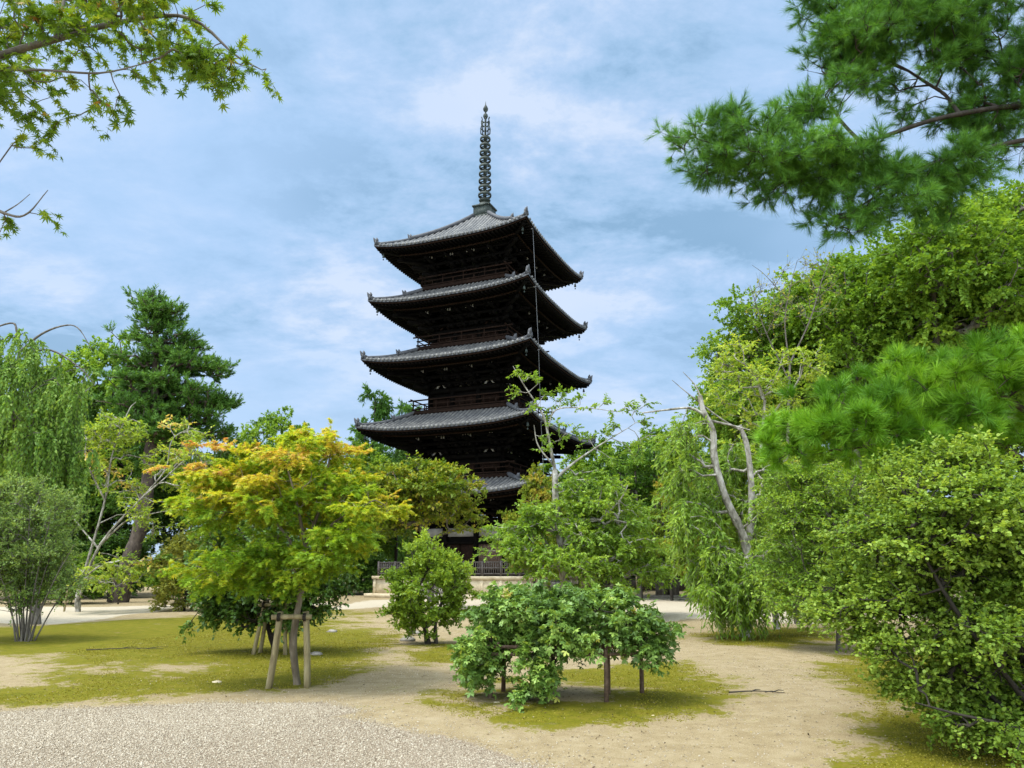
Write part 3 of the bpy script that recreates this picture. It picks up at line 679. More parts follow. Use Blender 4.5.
    # --- balcony with railing
    if bal:
        o = MB(); o.box((0, 0, zb - .02), (bal - .02, bal - .02, .05)); ring(o, bal + .04, zb - .24, zb - .075, .2); ring(o, bal - .22, zb - .55, zb - .245, .22)
        bl = o.build('balcony', RD, pag); o = MB(); e = bal - .06
        for zz, th, ex in ((zb + .12, .07, .12), (zb + .42, .055, .10), (zb + .72, .075, .38)):
            for R in ROT4: o.bar(R @ np.array([-e - ex, -e, zz]), R @ np.array([e + ex, -e, zz + .0]), th, th + (.01 if R is ROT4[0] or R is ROT4[2] else -.01))
        for R in ROT4:
            for i in range(9):
                x = -e + i * 2 * e / 8
                o.bar(R @ np.array([x, -e, zb + .03]), R @ np.array([x, -e, zb + (.70 if i % 2 == 0 else .42)]), .06, .065)
        o.build('railing', RD, bl)
for k, S in enumerate(ST): build_storey(k, S)
def build_spire():
    mb = MB(); z = 26.6
    mb.box((0, 0, z + .42), (.62, .62, .42)); mb.box((0, 0, z + .90), (.70, .70, .055)); mb.box((0, 0, z + .02), (.70, .70, .06))
    base = mb.build('spire_base', M['bronze'], pag)
    mb = MB(); mb.lathe([(.56, .95), (.54, 1.08), (.44, 1.22), (.28, 1.30), (.16, 1.32), (.28, 1.36), (.40, 1.46), (.44, 1.54), (.18, 1.52)], (0, 0, z), 20); mb.build('inverted_bowl', M['bronze'], pag, True); z = 27.2
    mb = MB(); mb.lathe([(.11, .8), (.08, 8.3)], (0, 0, z), 8); mb.build('mast', M['bronze'], pag, True)
    for i in range(9):
        zz = 28.55 + i * .585; R_ = .475 - .012 * i; mb = MB()
        mb.lathe([(R_ - .05, -.09), (R_ + .01, -.10), (R_ + .03, 0), (R_ + .01, .10), (R_ - .05, .09), (R_ - .07, 0), (R_ - .05, -.09)], (0, 0, zz), 24, False)
        mb.lathe([(.11, -.16), (.15, 0), (.13, .16), (.10, .16)], (0, 0, zz), 12)
        for j in range(4):
            g = j * math.pi / 2 + .15; d = np.array([math.cos(g), math.sin(g), 0]); mb.bar(np.array([0, 0, zz]) + d * .15, np.array([0, 0, zz]) + d * (R_ - .02), .045, .07)
        mb.build('spire_ring', M['bronze'], pag)
    mb = MB()                                                          # water flame: four pierced fins
    for j in range(4):
        g = j * math.pi / 2 + .4; d = np.array([math.cos(g), math.sin(g), 0]); s = np.array([-d[1], d[0], 0])
        for (r0, z0, r1, z1) in ((.08, 6.35, .34, 6.5), (.34, 6.5, .36, 6.9), (.36, 6.9, .28, 7.25), (.28, 7.25, .31, 7.5), (.31, 7.5, .24, 7.75), (.10, 6.7, .34, 6.95), (.10, 7.1, .30, 7.3), (.10, 7.45, .26, 7.6), (.20, 6.45, .22, 7.6), (.24, 7.75, .30, 7.95)):
            mb.bar(d * r0 + [0, 0, z + z0], d * r1 + [0, 0, z + z1], .05, .09)
    mb.build('water_flame', M['bronze'], pag)
    mb = MB(); mb.lathe([(.05, 7.75), (.12, 7.82), (.19, 8.0), (.16, 8.15), (.06, 8.25), (.06, 8.38), (.17, 8.50), (.20, 8.66), (.12, 8.85), (.04, 9.0), (.012, 9.3)], (0, 0, z), 12); mb.build('jewel_finial', M['bronze'], pag, True)
build_spire()
def build_cable():
    r = ST[4]['a'] - .35; mb = MB(); x = 1.0
    pts = []
    for S in ST[::-1]:
        rr = S['a'] + .05; pts.append([rr - .06, -rr * .72, S['zc'] - .45])
        pts.append([rr - .75, -rr * .70, S['zc'] - .55 - 1.2])
    P = [(5.0, -4.6, 22.85), (5.62, -4.55, 22.75)]
    mb.tube(P, .03, 5); mb.tube([(5.62, -4.55, 22.75), (5.80, -4.6, 18.7), (5.98, -4.65, 14.6), (6.1, -4.7, 10.2), (6.3, -4.75, 6.0), (6.32, -4.75, .05)], .011, 6)
    for zz, xx in ((18.75, 5.80), (14.62, 5.98), (10.15, 6.1)): mb.tube([(xx - .55, -4.6, zz), (xx + .05, -4.62, zz)], .025, 5)
    mb.build('lightning_cable', M['white_metal'], pag)
build_cable()
def build_platform():
    mb = MB(); h = 5.0
    mb.box((0, 0, .12), (h + .35, h + .35, .12)); mb.box((0, 0, .665), (h - .06, h - .06, .425)); mb.box((0, 0, 1.18), (h + .04, h + .04, .09))
    for R, ai in zip(ROT4, range(4)):
        for i in range(9):
            x = -h + .12 + i * (2 * h - .24) / 8; c = R @ np.array([x, -(h - .05), .665]); mb.box(c, (.10, .03, .424), ai * math.pi / 2)
    pf = mb.build('platform', M['stone'], pag)
    for R, ai in zip(ROT4, range(4)):
        mb = MB()
        for i in range(4): mb.box(R @ np.array([0, -(h + .1 + .3 * (3 - i)), .14 + .31 * i]), (1.3, .152, .152 + .003 * i), ai * math.pi / 2)
        mb.build('steps', M['stone_grey'], pf)
    f = empty('wooden_fence', (PX, PY, 1.27), PROT, 'low grey-brown lattice fence round the edge of the pale stone platform', 'fence'); hh = h - .25
    po = MB(); ra = MB(); ba = MB()
    for R, ai in zip(ROT4, range(4)):
        for i in range(8):
            x = -hh + i * 2 * hh / 8; po.bar(R @ np.array([x, -hh, 0]), R @ np.array([x, -hh, .88]), .11, .11)
        for zz in (.14, .47, .80): ra.bar(R @ np.array([-hh, -hh, zz]), R @ np.array([hh, -hh, zz]), .07, .075)
        n = 66
        for i in range(n):
            x = -hh + .08 + i * (2 * hh - .16) / (n - 1); ba.bar(R @ np.array([x, -hh - .001, .10]), R @ np.array([x, -hh - .001, .78]), .045, .045)
    po.build('post', M['fence_wood'], f); ra.build('rail', M['fence_wood'], f); ba.build('lattice', M['fence_wood'], f)
build_platform()

# ------------------------------------------------------------------ plants and wooden supports
def gb(px, py):                                   # a base on the ground seen at that point
    p = gnd(px, py); p[2] = float(gz(p[0], p[1])) - .02; return p
def on(x, y): return np.array([x, y, float(gz(x, y)) - .02])
def tinter(lo, hi, pr_w=.4, rn_w=.16):            # brighter young leaves by shoot
    mid = (lo + hi) / 2
    return lambda p, pr, rn, b: mid + (pr - .5) * pr_w + rn * rn_w

# --- supported maple, 11 m away
b = gb(297, 684); Y = b[1]
mt = lambda px, py, dy=0: at(px, py, Y + dy)
zt = at(300, 425, Y)[2]; zb = at(300, 640, Y)[2]
def maple_tint(p, pr, rn, base):
    h = np.clip((p[:, 2] - zb) / (zt - zb), 0, 1.1); rr = np.hypot(p[:, 0] - base[0], p[:, 1] - base[1]) / 2.0
    return .15 + .78 * np.clip(h - .42, 0, 1) ** 1.1 + .17 * rr + (pr - .5) * (.18 + .42 * h) + rn * (.06 + .07 * h)
plant('maple_tree', 'young maple turning from green to orange, tied to a log support on the moss lawn', 'tree', b,
      [b, mt(293, 640), mt(301, 590), mt(306, 545)], (.062, .042),
      [E(300, 468, Y, 88, 32, 1.2), E(246, 500, Y - .2, 58, 42, 1.0), E(345, 500, Y, 62, 38, 1.1), E(300, 520, Y - .5, 95, 50, 1.0), E(300, 445, Y, 55, 22, .6), E(226, 465, Y, 34, 26, .6),
       E(245, 560, Y - .1, 62, 34, .8), E(325, 555, Y - .1, 44, 28, .8), E(385, 505, Y, 26, 14, .5), E(300, 500, Y + .7, 95, 55, .9), E(248, 582, Y - .5, 52, 16, .5), E(280, 572, Y - .6, 36, 14, .4), E(335, 545, Y - .3, 36, 18, .5)],
      800, MAPLE5, M['lf_maple'], M['bark_tan'], 101, pads=120, pad=(.32, .32, .055), shell=.3,
      limbs=[([mt(306, 545), mt(322, 500), mt(330, 455)], .035, .012), ([mt(304, 560), mt(270, 515), mt(235, 480)], .03, .01), ([mt(306, 545), mt(345, 515, -.3), mt(375, 500, -.3)], .026, .009), ([mt(306, 550), mt(296, 500, -.5), mt(285, 460, -.4)], .03, .01)],
      shoots=6, m=13, L=.26, drop=.05, size=.066, upb=.72, axis_out=.55, tint=maple_tint, tipr=.0022, twig=.0014, flat=.35, shoot_up=-.05, wob=.08)
def log_support(base, w, h, lean, label, rz=0.0, depth=.30):
    s = empty('tree_support', base, rz, label, 'tree support', 'log supports round young trees')
    for sx in (-1, 1):
        for sy in (-1,) if depth == 0 else (-1, 1):
            o = MB(); o.tube(smooth_line([(sx * (w / 2 + lean), sy * depth, -.05), (sx * (w / 2 + lean * .5) + .008, sy * (depth * .6 + .03), h * .5), (sx * w / 2, sy * .06, h + .07)], 6), np.linspace(.042, .036, 6), 9)
            o.build('post', M['stake'], s, True)
    o = MB(); o.tube([(-w / 2 - .10, -.10, h), (0, -.104, h + .005), (w / 2 + .10, -.10, h)], [.038, .036, .037], 9); cb = o.build('crossbar', M['stake'], s, True)
    for sx in (-1, 1):
        o = MB()
        for k in range(4):
            g = np.linspace(0, 2 * math.pi, 9); o.tube([(sx * w / 2 + (k - 1.5) * .012, -.10 + .055 * math.cos(a), h + .055 * math.sin(a)) for a in g], .006, 4, False)
        o.build('rope_binding', M['rope'], s)
    return s
log_support(on(*gnd(288, 687)[:2]), .36, .98, .09, 'weathered log support of two posts and a crossbar round the orange maple', .12, .05)

# --- dark shrub and its support, behind the maple
b = gb(262, 657); Y = b[1] + .8; b = on(b[0], Y)
plant('evergreen_tree', 'dark glossy evergreen bush behind the orange maple, low boughs over the moss', 'tree', b,
      [b, at(265, 610, Y), at(268, 560, Y)], (.06, .03),
      [E(262, 585, Y, 62, 40, 1.1), E(234, 606, Y, 26, 22, .6), E(310, 600, Y, 34, 30, .7), E(265, 545, Y, 60, 35, 1.0), E(300, 570, Y, 50, 40, .9), E(235, 570, Y, 40, 35, .8)],
      620, OVAL, M['lf_dark'], M['bark_dark'], 102, pads=80, pad=(.3, .3, .12), shoots=5, m=9, L=.26, drop=.08, size=.085, upb=.6, group=None)
log_support(on(*gb(270, 655)[:2]) + np.array([0, .15, 0]), .42, .95, .12, 'older mossy log support in the shade under the dark evergreen bush', -.1, .16)

# --- shrub on a low frame of posts and rails, centre front
b = gb(567, 702); Y = b[1]; base = on(b[0], Y)
tr = empty('plant_trellis', base, 0, 'low rustic frame of short posts and brown rails holding up the leafy shrub', 'trellis')
xl = lambda px: (px - 567) / FOC * Y / cp * 1.0
for px, py in ((498, -.12), (509, .42), (600, -.30), (607, .30), (556, .46), (640, .44)):
    o = MB(); o.tube([(xl(px), py, -.1), (xl(px) + .01, py, .35), (xl(px) + .005, py, .74)], [.030, .029, .027], 8); o.build('post', M['rail_wood'], tr, True)
for (x0, x1, yy, z) in ((490, 650, -.26, .55), (490, 648, .40, .58), (492, 645, -.262, .64), (486, 650, .10, .66), (560, 640, .404, .49)):
    o = MB(); o.tube([(xl(x0), yy, z), (xl((x0 + x1) / 2), yy + .01, z - .015), (xl(x1), yy, z + .01)], .021, 7); o.build('rail', M['rail_wood'], tr, True)
for px in (505, 545, 590, 632):
    o = MB(); o.tube([(xl(px), -.34, .675), (xl(px), .1, .69), (xl(px) + .01, .5, .68)], .018, 6); o.build('rail', M['rail_wood'], tr, True)
sb = base + np.array([-.35, .1, 0])
plant('leafy_shrub', 'broad blue-green leafy shrub sprawling over a low wooden frame on the moss mound', 'shrub', sb,
      [sb, sb + [.02, .0, .35], sb + [.10, .05, .65]], (.045, .025),
      [E(560, 620, Y, 86, 20, .75), E(505, 636, Y, 40, 26, .6), E(625, 630, Y, 34, 24, .6), E(550, 630, Y - .5, 70, 18, .35), E(474, 655, Y - .1, 18, 20, .4), E(532, 672, Y - .35, 20, 26, .25), E(640, 640, Y, 20, 14, .4), E(555, 604, Y + .3, 60, 14, .5), E(524, 600, Y, 30, 10, .5), E(606, 600, Y, 34, 12, .5)],
      330, TRI, M['lf_blue'], M['bark_dark'], 103, limbs=[([sb, sb + [-.1, 0, .4], sb + [-.3, .1, .8]], .03, .012), ([sb, sb + [.3, .1, .5], sb + [.9, .1, .75]], .03, .012), ([sb, sb + [.2, -.1, .5], sb + [.5, -.2, .95]], .028, .012)],
      pads=95, pad=(.16, .16, .08), shell=.35, shoots=6, m=9, L=.25, drop=.09, size=.074, upb=.58, axis_out=.6, tipr=.005, twig=.0022, shoot_up=.15,
      tint=lambda p, pr, rn, b_: .44 + (pr - .5) * .5 + rn * .15 + np.where(pr > .93, .22, 0))

# --- rounded shrub with two stems
b = gb(428, 643); Y = b[1]
plant('rounded_shrub', 'rounded olive green shrub on two dark stems between the orange maple and the pagoda fence', 'shrub', b,
      [b, at(424, 622, Y), at(420, 600, Y)], (.07, .04),
      [E(428, 590, Y, 36, 32, .9), E(428, 556, Y, 16, 18, .45), E(400, 598, Y, 18, 22, .5), E(456, 585, Y, 16, 20, .5), E(430, 615, Y, 34, 14, .7), E(446, 565, Y, 14, 14, .4)],
      330, KITE, M['lf_lime'], M['bark_dark'], 104, limbs=[([b + [.18, .05, 0], at(436, 620, Y), at(446, 590, Y)], .055, .02)], pads=70, pad=(.2, .2, .14), shoots=6, m=9, L=.24, drop=0, size=.085, upb=.35, shoot_up=.6,
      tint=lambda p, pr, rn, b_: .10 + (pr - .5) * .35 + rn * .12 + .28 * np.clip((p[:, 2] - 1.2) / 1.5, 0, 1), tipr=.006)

# --- great round-leaved shrub, right foreground
b = on(4.75, 6.9)
Y = 7.4
plant('round_leaf_shrub', 'big spreading shrub of small round yellow-green leaves at the right edge of the path', 'shrub', b,
      [b, b + [-.05, .1, .5], b + [-.1, .3, 1.0]], (.06, .035),
      [E(950, 540, Y, 100, 72, .9), E(900, 560, Y + .2, 62, 60, .8), E(985, 600, Y - .2, 70, 80, .8), E(920, 640, Y, 58, 40, .7), E(1010, 520, Y, 70, 60, .9), E(985, 690, Y - .2, 60, 36, .6), E(940, 690, Y - .1, 34, 18, .4), E(990, 722, Y - .3, 46, 16, .4), E(890, 520, Y + .3, 40, 26, .6), E(860, 610, Y + .3, 26, 26, .5), E(935, 480, Y + .3, 60, 30, .7), E(1060, 600, Y, 60, 120, 1.0), E(1010, 640, Y + .6, 70, 60, .6)],
      2400, ROUND, M['lf_round'], M['bark_dark'], 105,
      limbs=[([b, b + [-.25, 0, .45], b + [-.75, .1, 1.3], b + [-1.0, .2, 2.0]], .04, .01), ([b, b + [.2, .1, .8], b + [.1, .2, 2.0]], .045, .012), ([b, b + [-.45, -.1, .30], b + [-.95, -.05, .42], b + [-1.25, .0, .5]], .022, .006), ([b, b + [-.5, .3, .6], b + [-.9, .6, 1.2]], .03, .01)],
      pads=190, pad=(.22, .22, .06), shell=.3, shoots=5, m=11, L=.24, drop=.03, size=.037, upb=.62, axis_out=.5, tipr=.004, twig=.0018, flat=.5, shoot_up=.1,
      tint=tinter(.35, .6, .45, .17))
# --- finer shrub beyond it
b = on(*gnd(838, 650)[:2]); Y = b[1]
plant('feathery_shrub', 'airy fine-leaved shrub between the drooping tree and the round-leaved shrub', 'shrub', b,
      [b, at(838, 610, Y), at(832, 560, Y)], (.05, .025),
      [E(820, 545, Y, 52, 50, 1.0), E(850, 500, Y, 46, 34, .9), E(800, 590, Y, 36, 36, .8), E(858, 580, Y, 40, 40, .8), E(800, 500, Y + .3, 34, 30, .7)],
      900, KITE, M['lf_fresh'], M['bark_grey'], 106, pads=140, pad=(.34, .34, .09), shoots=5, m=10, L=.36, drop=.06, size=.075, upb=.7, flat=.4, tipr=.004, tint=tinter(.3, .65, .4, .16))

# --- drooping tree on its own moss island, with leaning pale stems
b = gb(745, 637); Y = b[1]
plant('drooping_tree', 'bright green drooping tree with a leaning bare pale trunk on its moss island', 'tree', b,
      [b, at(752, 590, Y), at(745, 540, Y), at(727, 500, Y), at(715, 460, Y), at(713, 430, Y), at(704, 412, Y), at(700, 396, Y)], (.135, .07),
      [E(690, 448, Y + .3, 16, 26, .7), E(692, 495, Y + .2, 18, 30, .7), E(735, 490, Y + 1.5, 40, 40, .8), E(700, 545, Y - .2, 26, 30, .8), E(740, 575, Y - .5, 50, 30, 1.0), E(780, 565, Y, 30, 30, .9), E(775, 520, Y + .3, 26, 30, .9), E(740, 590, Y - .3, 40, 22, .7), E(685, 440, Y + .3, 12, 18, .5)],
      520, LANCE, M['lf_fresh'], M['bark_pale'], 107,
      limbs=[([at(748, 560, Y + .3), at(752, 500, Y + .4), at(748, 450, Y + .4), at(740, 425, Y + .4)], .11, .06), ([at(705, 415, Y), at(690, 408, Y), at(665, 410, Y), at(642, 413, Y)], .05, .015), ([at(740, 430, Y + .4), at(720, 418, Y + .2), at(690, 395, Y), at(672, 380, Y)], .035, .008), ([at(702, 400, Y), at(695, 385, Y), at(683, 372, Y)], .03, .008), ([at(706, 420, Y), at(730, 425, Y), at(750, 430, Y)], .04, .012)],
      pads=90, pad=(.30, .30, .22), shoots=5, m=14, L=.5, drop=.55, size=.16, upb=.5, axis_out=.75, tipr=.008, twig=.004, shoot_up=.05, tint=tinter(.3, .7, .42, .15))

# --- sprawling cherry right of the pagoda
b = on(*at(566, 600, 27)[:2]); Y = 27.0
plant('sprawling_tree', 'sprawling light green tree with pale forked limbs and tall thin shoots before the pagoda', 'tree', b,
      [b, at(562, 560, Y), at(556, 500, Y), at(555, 470, Y)], (.17, .11),
      [E(560, 540, Y, 62, 36, 2.0), E(610, 530, Y, 46, 34, 1.8), E(528, 540, Y - .5, 26, 22, 1.2), E(640, 560, Y, 26, 26, 1.2), E(580, 570, Y - 1.0, 60, 20, 1.4), E(590, 495, Y + .4, 40, 22, 1.6)],
      560, KITE, M['lf_fresh'], M['bark_pale'], 108,
      limbs=[([at(555, 470, Y), at(549, 440, Y), at(543, 415, Y), at(524, 385, Y), at(513, 366, Y)], .07, .012), ([at(556, 478, Y), at(575, 462, Y), at(600, 445, Y), at(628, 428, Y)], .06, .012), ([at(547, 430, Y), at(556, 410, Y), at(585, 408, Y), at(620, 412, Y)], .04, .01), ([at(553, 465, Y), at(538, 445, Y), at(534, 425, Y)], .04, .012), ([at(600, 520, Y - .5), at(620, 500, Y - .5), at(628, 485, Y - .5)], .05, .015)],
      pads=100, pad=(.5, .5, .16), shoots=5, m=15, L=.6, drop=.12, size=.14, upb=.6, flat=.5, tipr=.012, twig=.006,
      att_extra=np.array([at(*q, Y + .1 * ((i * 7) % 5 - 2)) for i, q in enumerate([(518, 372), (528, 378), (522, 392), (538, 384), (545, 395), (536, 405), (548, 408), (556, 402), (562, 398), (545, 420), (556, 425), (570, 405), (580, 400), (590, 408), (603, 404), (612, 412), (624, 408), (634, 412), (645, 405), (640, 422), (620, 428), (606, 436), (590, 440), (572, 432), (560, 440), (550, 450), (538, 436), (640, 440), (655, 436), (630, 450), (610, 458)])]),
      tint=tinter(.35, .75, .4, .15))

# --- olive maple left of the pagoda door
b = on(*at(430, 600, 33)[:2]); Y = 33.0
plant('olive_maple', 'olive green maple with a rusty tinge in front of the left corner of the pagoda', 'tree', b,
      [b, at(432, 575, Y), at(428, 545, Y)], (.16, .10),
      [E(425, 495, Y, 50, 28, 2.2), E(448, 512, Y, 26, 18, 1.6), E(405, 480, Y, 32, 24, 1.6), E(398, 510, Y, 28, 24, 1.6), E(445, 492, Y, 26, 14, 1.2)],
      480, KITE, M['lf_olive_maple'], M['bark_grey'], 109, pads=90, pad=(.7, .7, .16), shoots=5, m=11, L=.55, drop=.1, size=.19, upb=.75, flat=.35, tipr=.012,
      tint=lambda p, pr, rn, b_: .35 + (pr - .5) * .55 + rn * .15)

# --- weeping cherry, far left
b = on(*gnd(36, 622)[:2]); Y = b[1]
plant('weeping_tree', 'tall weeping tree with long hanging green strands at the left edge', 'tree', b,
      [b, at(32, 560, Y), at(22, 480, Y), at(14, 400, Y), at(20, 350, Y)], (.17, .06),
      [E(20, 352, Y, 50, 16, 1.6), E(60, 365, Y, 30, 20, 1.2), E(-40, 370, Y, 50, 26, 1.8), E(30, 390, Y, 54, 30, 1.6), E(70, 405, Y, 18, 24, 1.0), E(10, 430, Y - .3, 66, 34, 1.8), E(50, 450, Y - .3, 34, 30, 1.2)],
      300, LANCE * np.array([1.5, 1, 1]), M['lf_weep'], M['bark_grey'], 110,
      limbs=[([at(20, 350, Y), at(17, 332, Y), at(12, 323, Y), at(-10, 330, Y), at(-30, 342, Y)], .05, .02), ([at(20, 352, Y), at(40, 335, Y), at(62, 326, Y), at(78, 328, Y), at(92, 350, Y)], .05, .012), ([at(14, 420, Y), at(25, 440, Y), at(36, 460, Y), at(40, 478, Y)], .05, .02), ([at(20, 356, Y), at(50, 350, Y), at(80, 368, Y), at(95, 385, Y)], .045, .012), ([at(14, 420, Y - .5), at(0, 395, Y - .8), at(-30, 380, Y - .6)], .05, .02)],
      pads=90, pad=(.4, .4, .2), shoots=5, m=28, L=.5, drop=1.9, size=.15, upb=.3, axis_out=.9, tipr=.008, twig=.005, shoot_up=.2, tint=tinter(.3, .65, .4, .18))
# --- many-stemmed shrub in front of it
b = gb(22, 640); Y = b[1]
stem_l = []
for i, (dx, h, ly) in enumerate([(-20, 60, -.3), (2, 80, .35), (14, 110, .1), (28, 120, -.2), (44, 85, .2), (-8, 75, .15), (-26, 70, .3), (-14, 95, -.1), (-4, 120, .2), (8, 130, -.2), (22, 120, .3), (36, 105, .0), (52, 95, -.3), (64, 70, .2)]):
    s = b + np.array([dx * .004, ly * .3, 0]); stem_l.append(([s, at(22 + dx * .55, 640 - h * .55, Y + ly), at(22 + dx, 640 - h, Y + ly * 2)], .022, .007))
plant('stemmed_shrub', 'many-stemmed grey-green shrub fanning up from the moss under the weeping tree', 'shrub', b, [b, b + [0, 0, .15], b + [.02, 0, .3]], (.05, .04),
      [E(24, 540, Y, 50, 40, 1.0), E(60, 565, Y, 20, 24, .6), E(0, 560, Y, 40, 34, .8), E(30, 505, Y, 34, 22, .8), E(-30, 530, Y, 40, 50, .9), E(10, 592, Y, 34, 24, .6), E(52, 590, Y, 18, 20, .5)], 1150, KITE, M['lf_grey'], M['bark_grey'], 111, limbs=stem_l,
      pads=160, pad=(.25, .25, .2), shoots=4, m=11, L=.32, drop=.02, size=.062, upb=.4, shoot_up=.5, tipr=.004, tint=tinter(.3, .7, .4, .17))
# --- leaning pale-limbed cherry
b = on(*gnd(78, 612)[:2]); Y = b[1]
lm = [([at(80, 595, Y), at(100, 545, Y - .3), at(140, 500, Y - .3), at(165, 478, Y - .2), at(195, 450, Y)], .06, .014), ([at(85, 570, Y), at(105, 500, Y + .4), at(112, 455, Y + .4), at(128, 412, Y + .5), at(136, 402, Y + .5)], .055, .014),
      ([at(100, 545, Y), at(128, 520, Y - .5), at(160, 512, Y - .5)], .05, .012), ([at(140, 500, Y), at(165, 470, Y), at(172, 440, Y), at(190, 428, Y)], .04, .01), ([at(105, 500, Y + .4), at(90, 470, Y), at(85, 450, Y)], .04, .012), ([at(98, 548, Y), at(75, 520, Y), at(66, 500, Y)], .04, .012)]
plant('leaning_cherry', 'leaning tree with pale grey limbs and thin lime green leaves beside the weeping tree', 'tree', b, [b, at(78, 595, Y), at(84, 572, Y)], (.12, .085),
      [E(130, 465, Y + .8, 50, 42, 1.0), E(170, 450, Y + .6, 30, 28, .9), E(110, 440, Y + .7, 24, 28, .8), E(155, 515, Y + .5, 40, 20, 1.0), E(115, 570, Y, 40, 18, 1.0), E(190, 470, Y, 18, 30, 1.0)],
      330, KITE, M['lf_lime'], M['bark_pale'], 112, limbs=lm, pads=90, pad=(.4, .4, .15), shoots=4, m=8, L=.5, drop=.08, size=.15, upb=.65, flat=.5, tipr=.010, twig=.006,
      tint=lambda p, pr, rn, b_: .42 + (pr - .5) * .4 + rn * .15 + np.where(pr > .94, .4, 0))

# --- overhanging maple, top left (trunk outside the picture)
b = on(-5.2, 3.0); Y = 3.6
plant('overhanging_maple', 'green maple bough with pointed star leaves hanging into the top left of the sky', 'tree', b,
      [b, b + [.3, .1, 1.5], b + [.9, .3, 2.9], b + [1.6, .4, 3.7]], (.13, .07),
      [E(40, 30, Y, 70, 34, .5), E(110, 20, Y, 70, 22, .4), E(8, 80, Y, 46, 22, .4), E(75, 55, Y, 40, 18, .3), E(165, 28, Y + .1, 42, 16, .3), E(10, 112, Y, 20, 12, .3), E(-40, 20, Y, 60, 70, .6), E(60, -60, Y + .2, 110, 50, .7), E(-120, -60, Y, 80, 60, .8), E(205, 62, Y + .1, 26, 12, .2)],
      370, MAPLE, M['lf_maple_near'], M['bark_grey'], 113,
      limbs=[([at(-60, 75, Y), at(0, 55, Y), at(60, 38, Y), at(130, 20, Y + .1), at(190, 18, Y + .1), at(235, 55, Y + .1), at(262, 70, Y + .1)], .026, .003), ([at(-40, 70, Y), at(40, 70, Y), at(100, 73, Y), at(150, 62, Y)], .010, .003), ([at(55, 40, Y), at(62, 10, Y), at(70, -30, Y)], .012, .006),
             ([b + [.9, .3, 2.9], at(-60, 190, Y), at(0, 212, Y), at(25, 215, Y), at(48, 190, Y)], .016, .0018), ([at(5, 212, Y), at(18, 204, Y), at(30, 194, Y)], .004, .0015)],
      pads=80, pad=(.13, .13, .06), shell=.2, shoots=3, m=6, L=.14, drop=.06, size=.044, upb=.55, axis_out=.6, tipr=.0022, twig=.0012, flat=.6,
      att_extra=np.array([at(*q, Y + .05) for q in [(150, 62), (160, 58), (175, 50), (185, 58), (195, 62), (205, 70), (215, 60), (222, 78), (232, 62), (240, 66), (250, 68), (264, 72), (120, 95), (115, 108), (100, 100), (40, 215), (5, 216), (0, 232), (130, 70), (140, 78), (90, 90), (80, 115), (40, 140), (30, 148), (12, 145), (60, 120), (205, 5), (190, 12), (175, 5)]]),
      tint=lambda p, pr, rn, b_: .35 + (pr - .5) * .5 + rn * .2)

# --- pines at the right edge (trunks outside the picture)
b = on(9.6, 9.5); Y = 8.6
plant('long_needle_pine', 'dark pine bough with long needle tufts reaching in at the top right of the sky', 'tree', b,
      [b, b + [-.1, 0, 3], b + [-.3, -.2, 6], b + [-.4, -.3, 9]], (.26, .14),
      [E(712, 133, Y, 34, 18, .45), E(712, 165, Y, 26, 14, .4), E(735, 150, Y, 44, 30, .6), E(780, 158, Y, 50, 34, .6), E(830, 160, Y, 50, 34, .7), E(880, 178, Y, 46, 28, .7), E(850, 215, Y, 34, 14, .5), E(850, 70, Y + .3, 46, 42, .8), E(910, 45, Y + .3, 70, 46, .9), E(975, 25, Y + .2, 60, 50, .9), E(900, 5, Y, 100, 24, .9), E(815, 105, Y, 30, 20, .5), E(935, 165, Y, 40, 26, .6), E(1000, 90, Y + .4, 40, 30, .7), E(1060, 60, Y, 60, 60, .9), E(990, 155, Y + .5, 34, 22, .5), E(890, 205, Y, 40, 18, .5), E(935, 195, Y + .2, 40, 20, .5), E(865, 226, Y, 34, 10, .4), E(985, 185, Y + .3, 34, 16, .5), E(940, 95, Y + .2, 50, 26, .6), E(1000, 115, Y + .2, 36, 22, .6), E(985, -50, Y, 120, 50, 1.0), E(870, 35, Y - .3, 60, 30, .6)],
      2450, NEEDLE, M['lf_pine'], M['bark_dark'], 114,
      limbs=[([at(1300, 120, Y + .6), at(1150, 100, Y + .3), at(1024, 105, Y), at(940, 118, Y), at(870, 140, Y), at(800, 152, Y), at(735, 148, Y), at(700, 140, Y)], .05, .010), ([at(1320, 60, Y + .6), at(1150, 10, Y + .3), at(1024, -4, Y + .2), at(940, 20, Y + .3), at(870, 50, Y + .3)], .045, .012), ([at(960, 115, Y), at(945, 95, Y + .2), at(930, 85, Y + .2)], .03, .02), ([at(1100, 130, Y), at(1024, 140, Y), at(980, 150, Y), at(930, 165, Y), at(870, 200, Y), at(845, 218, Y)], .04, .01), ([at(860, 142, Y), at(840, 120, Y + .2), at(825, 95, Y + .2)], .03, .01)],
      pads=240, pad=(.2, .2, .12), shell=.15, shoots=4, m=54, L=.17, drop=0, size=.12, tipr=.0028, twig=.003, needles=True, shoot_up=.25, tint=tinter(.3, .65, .4, .17))
b = on(9.2, 11.5); Y = 10.4
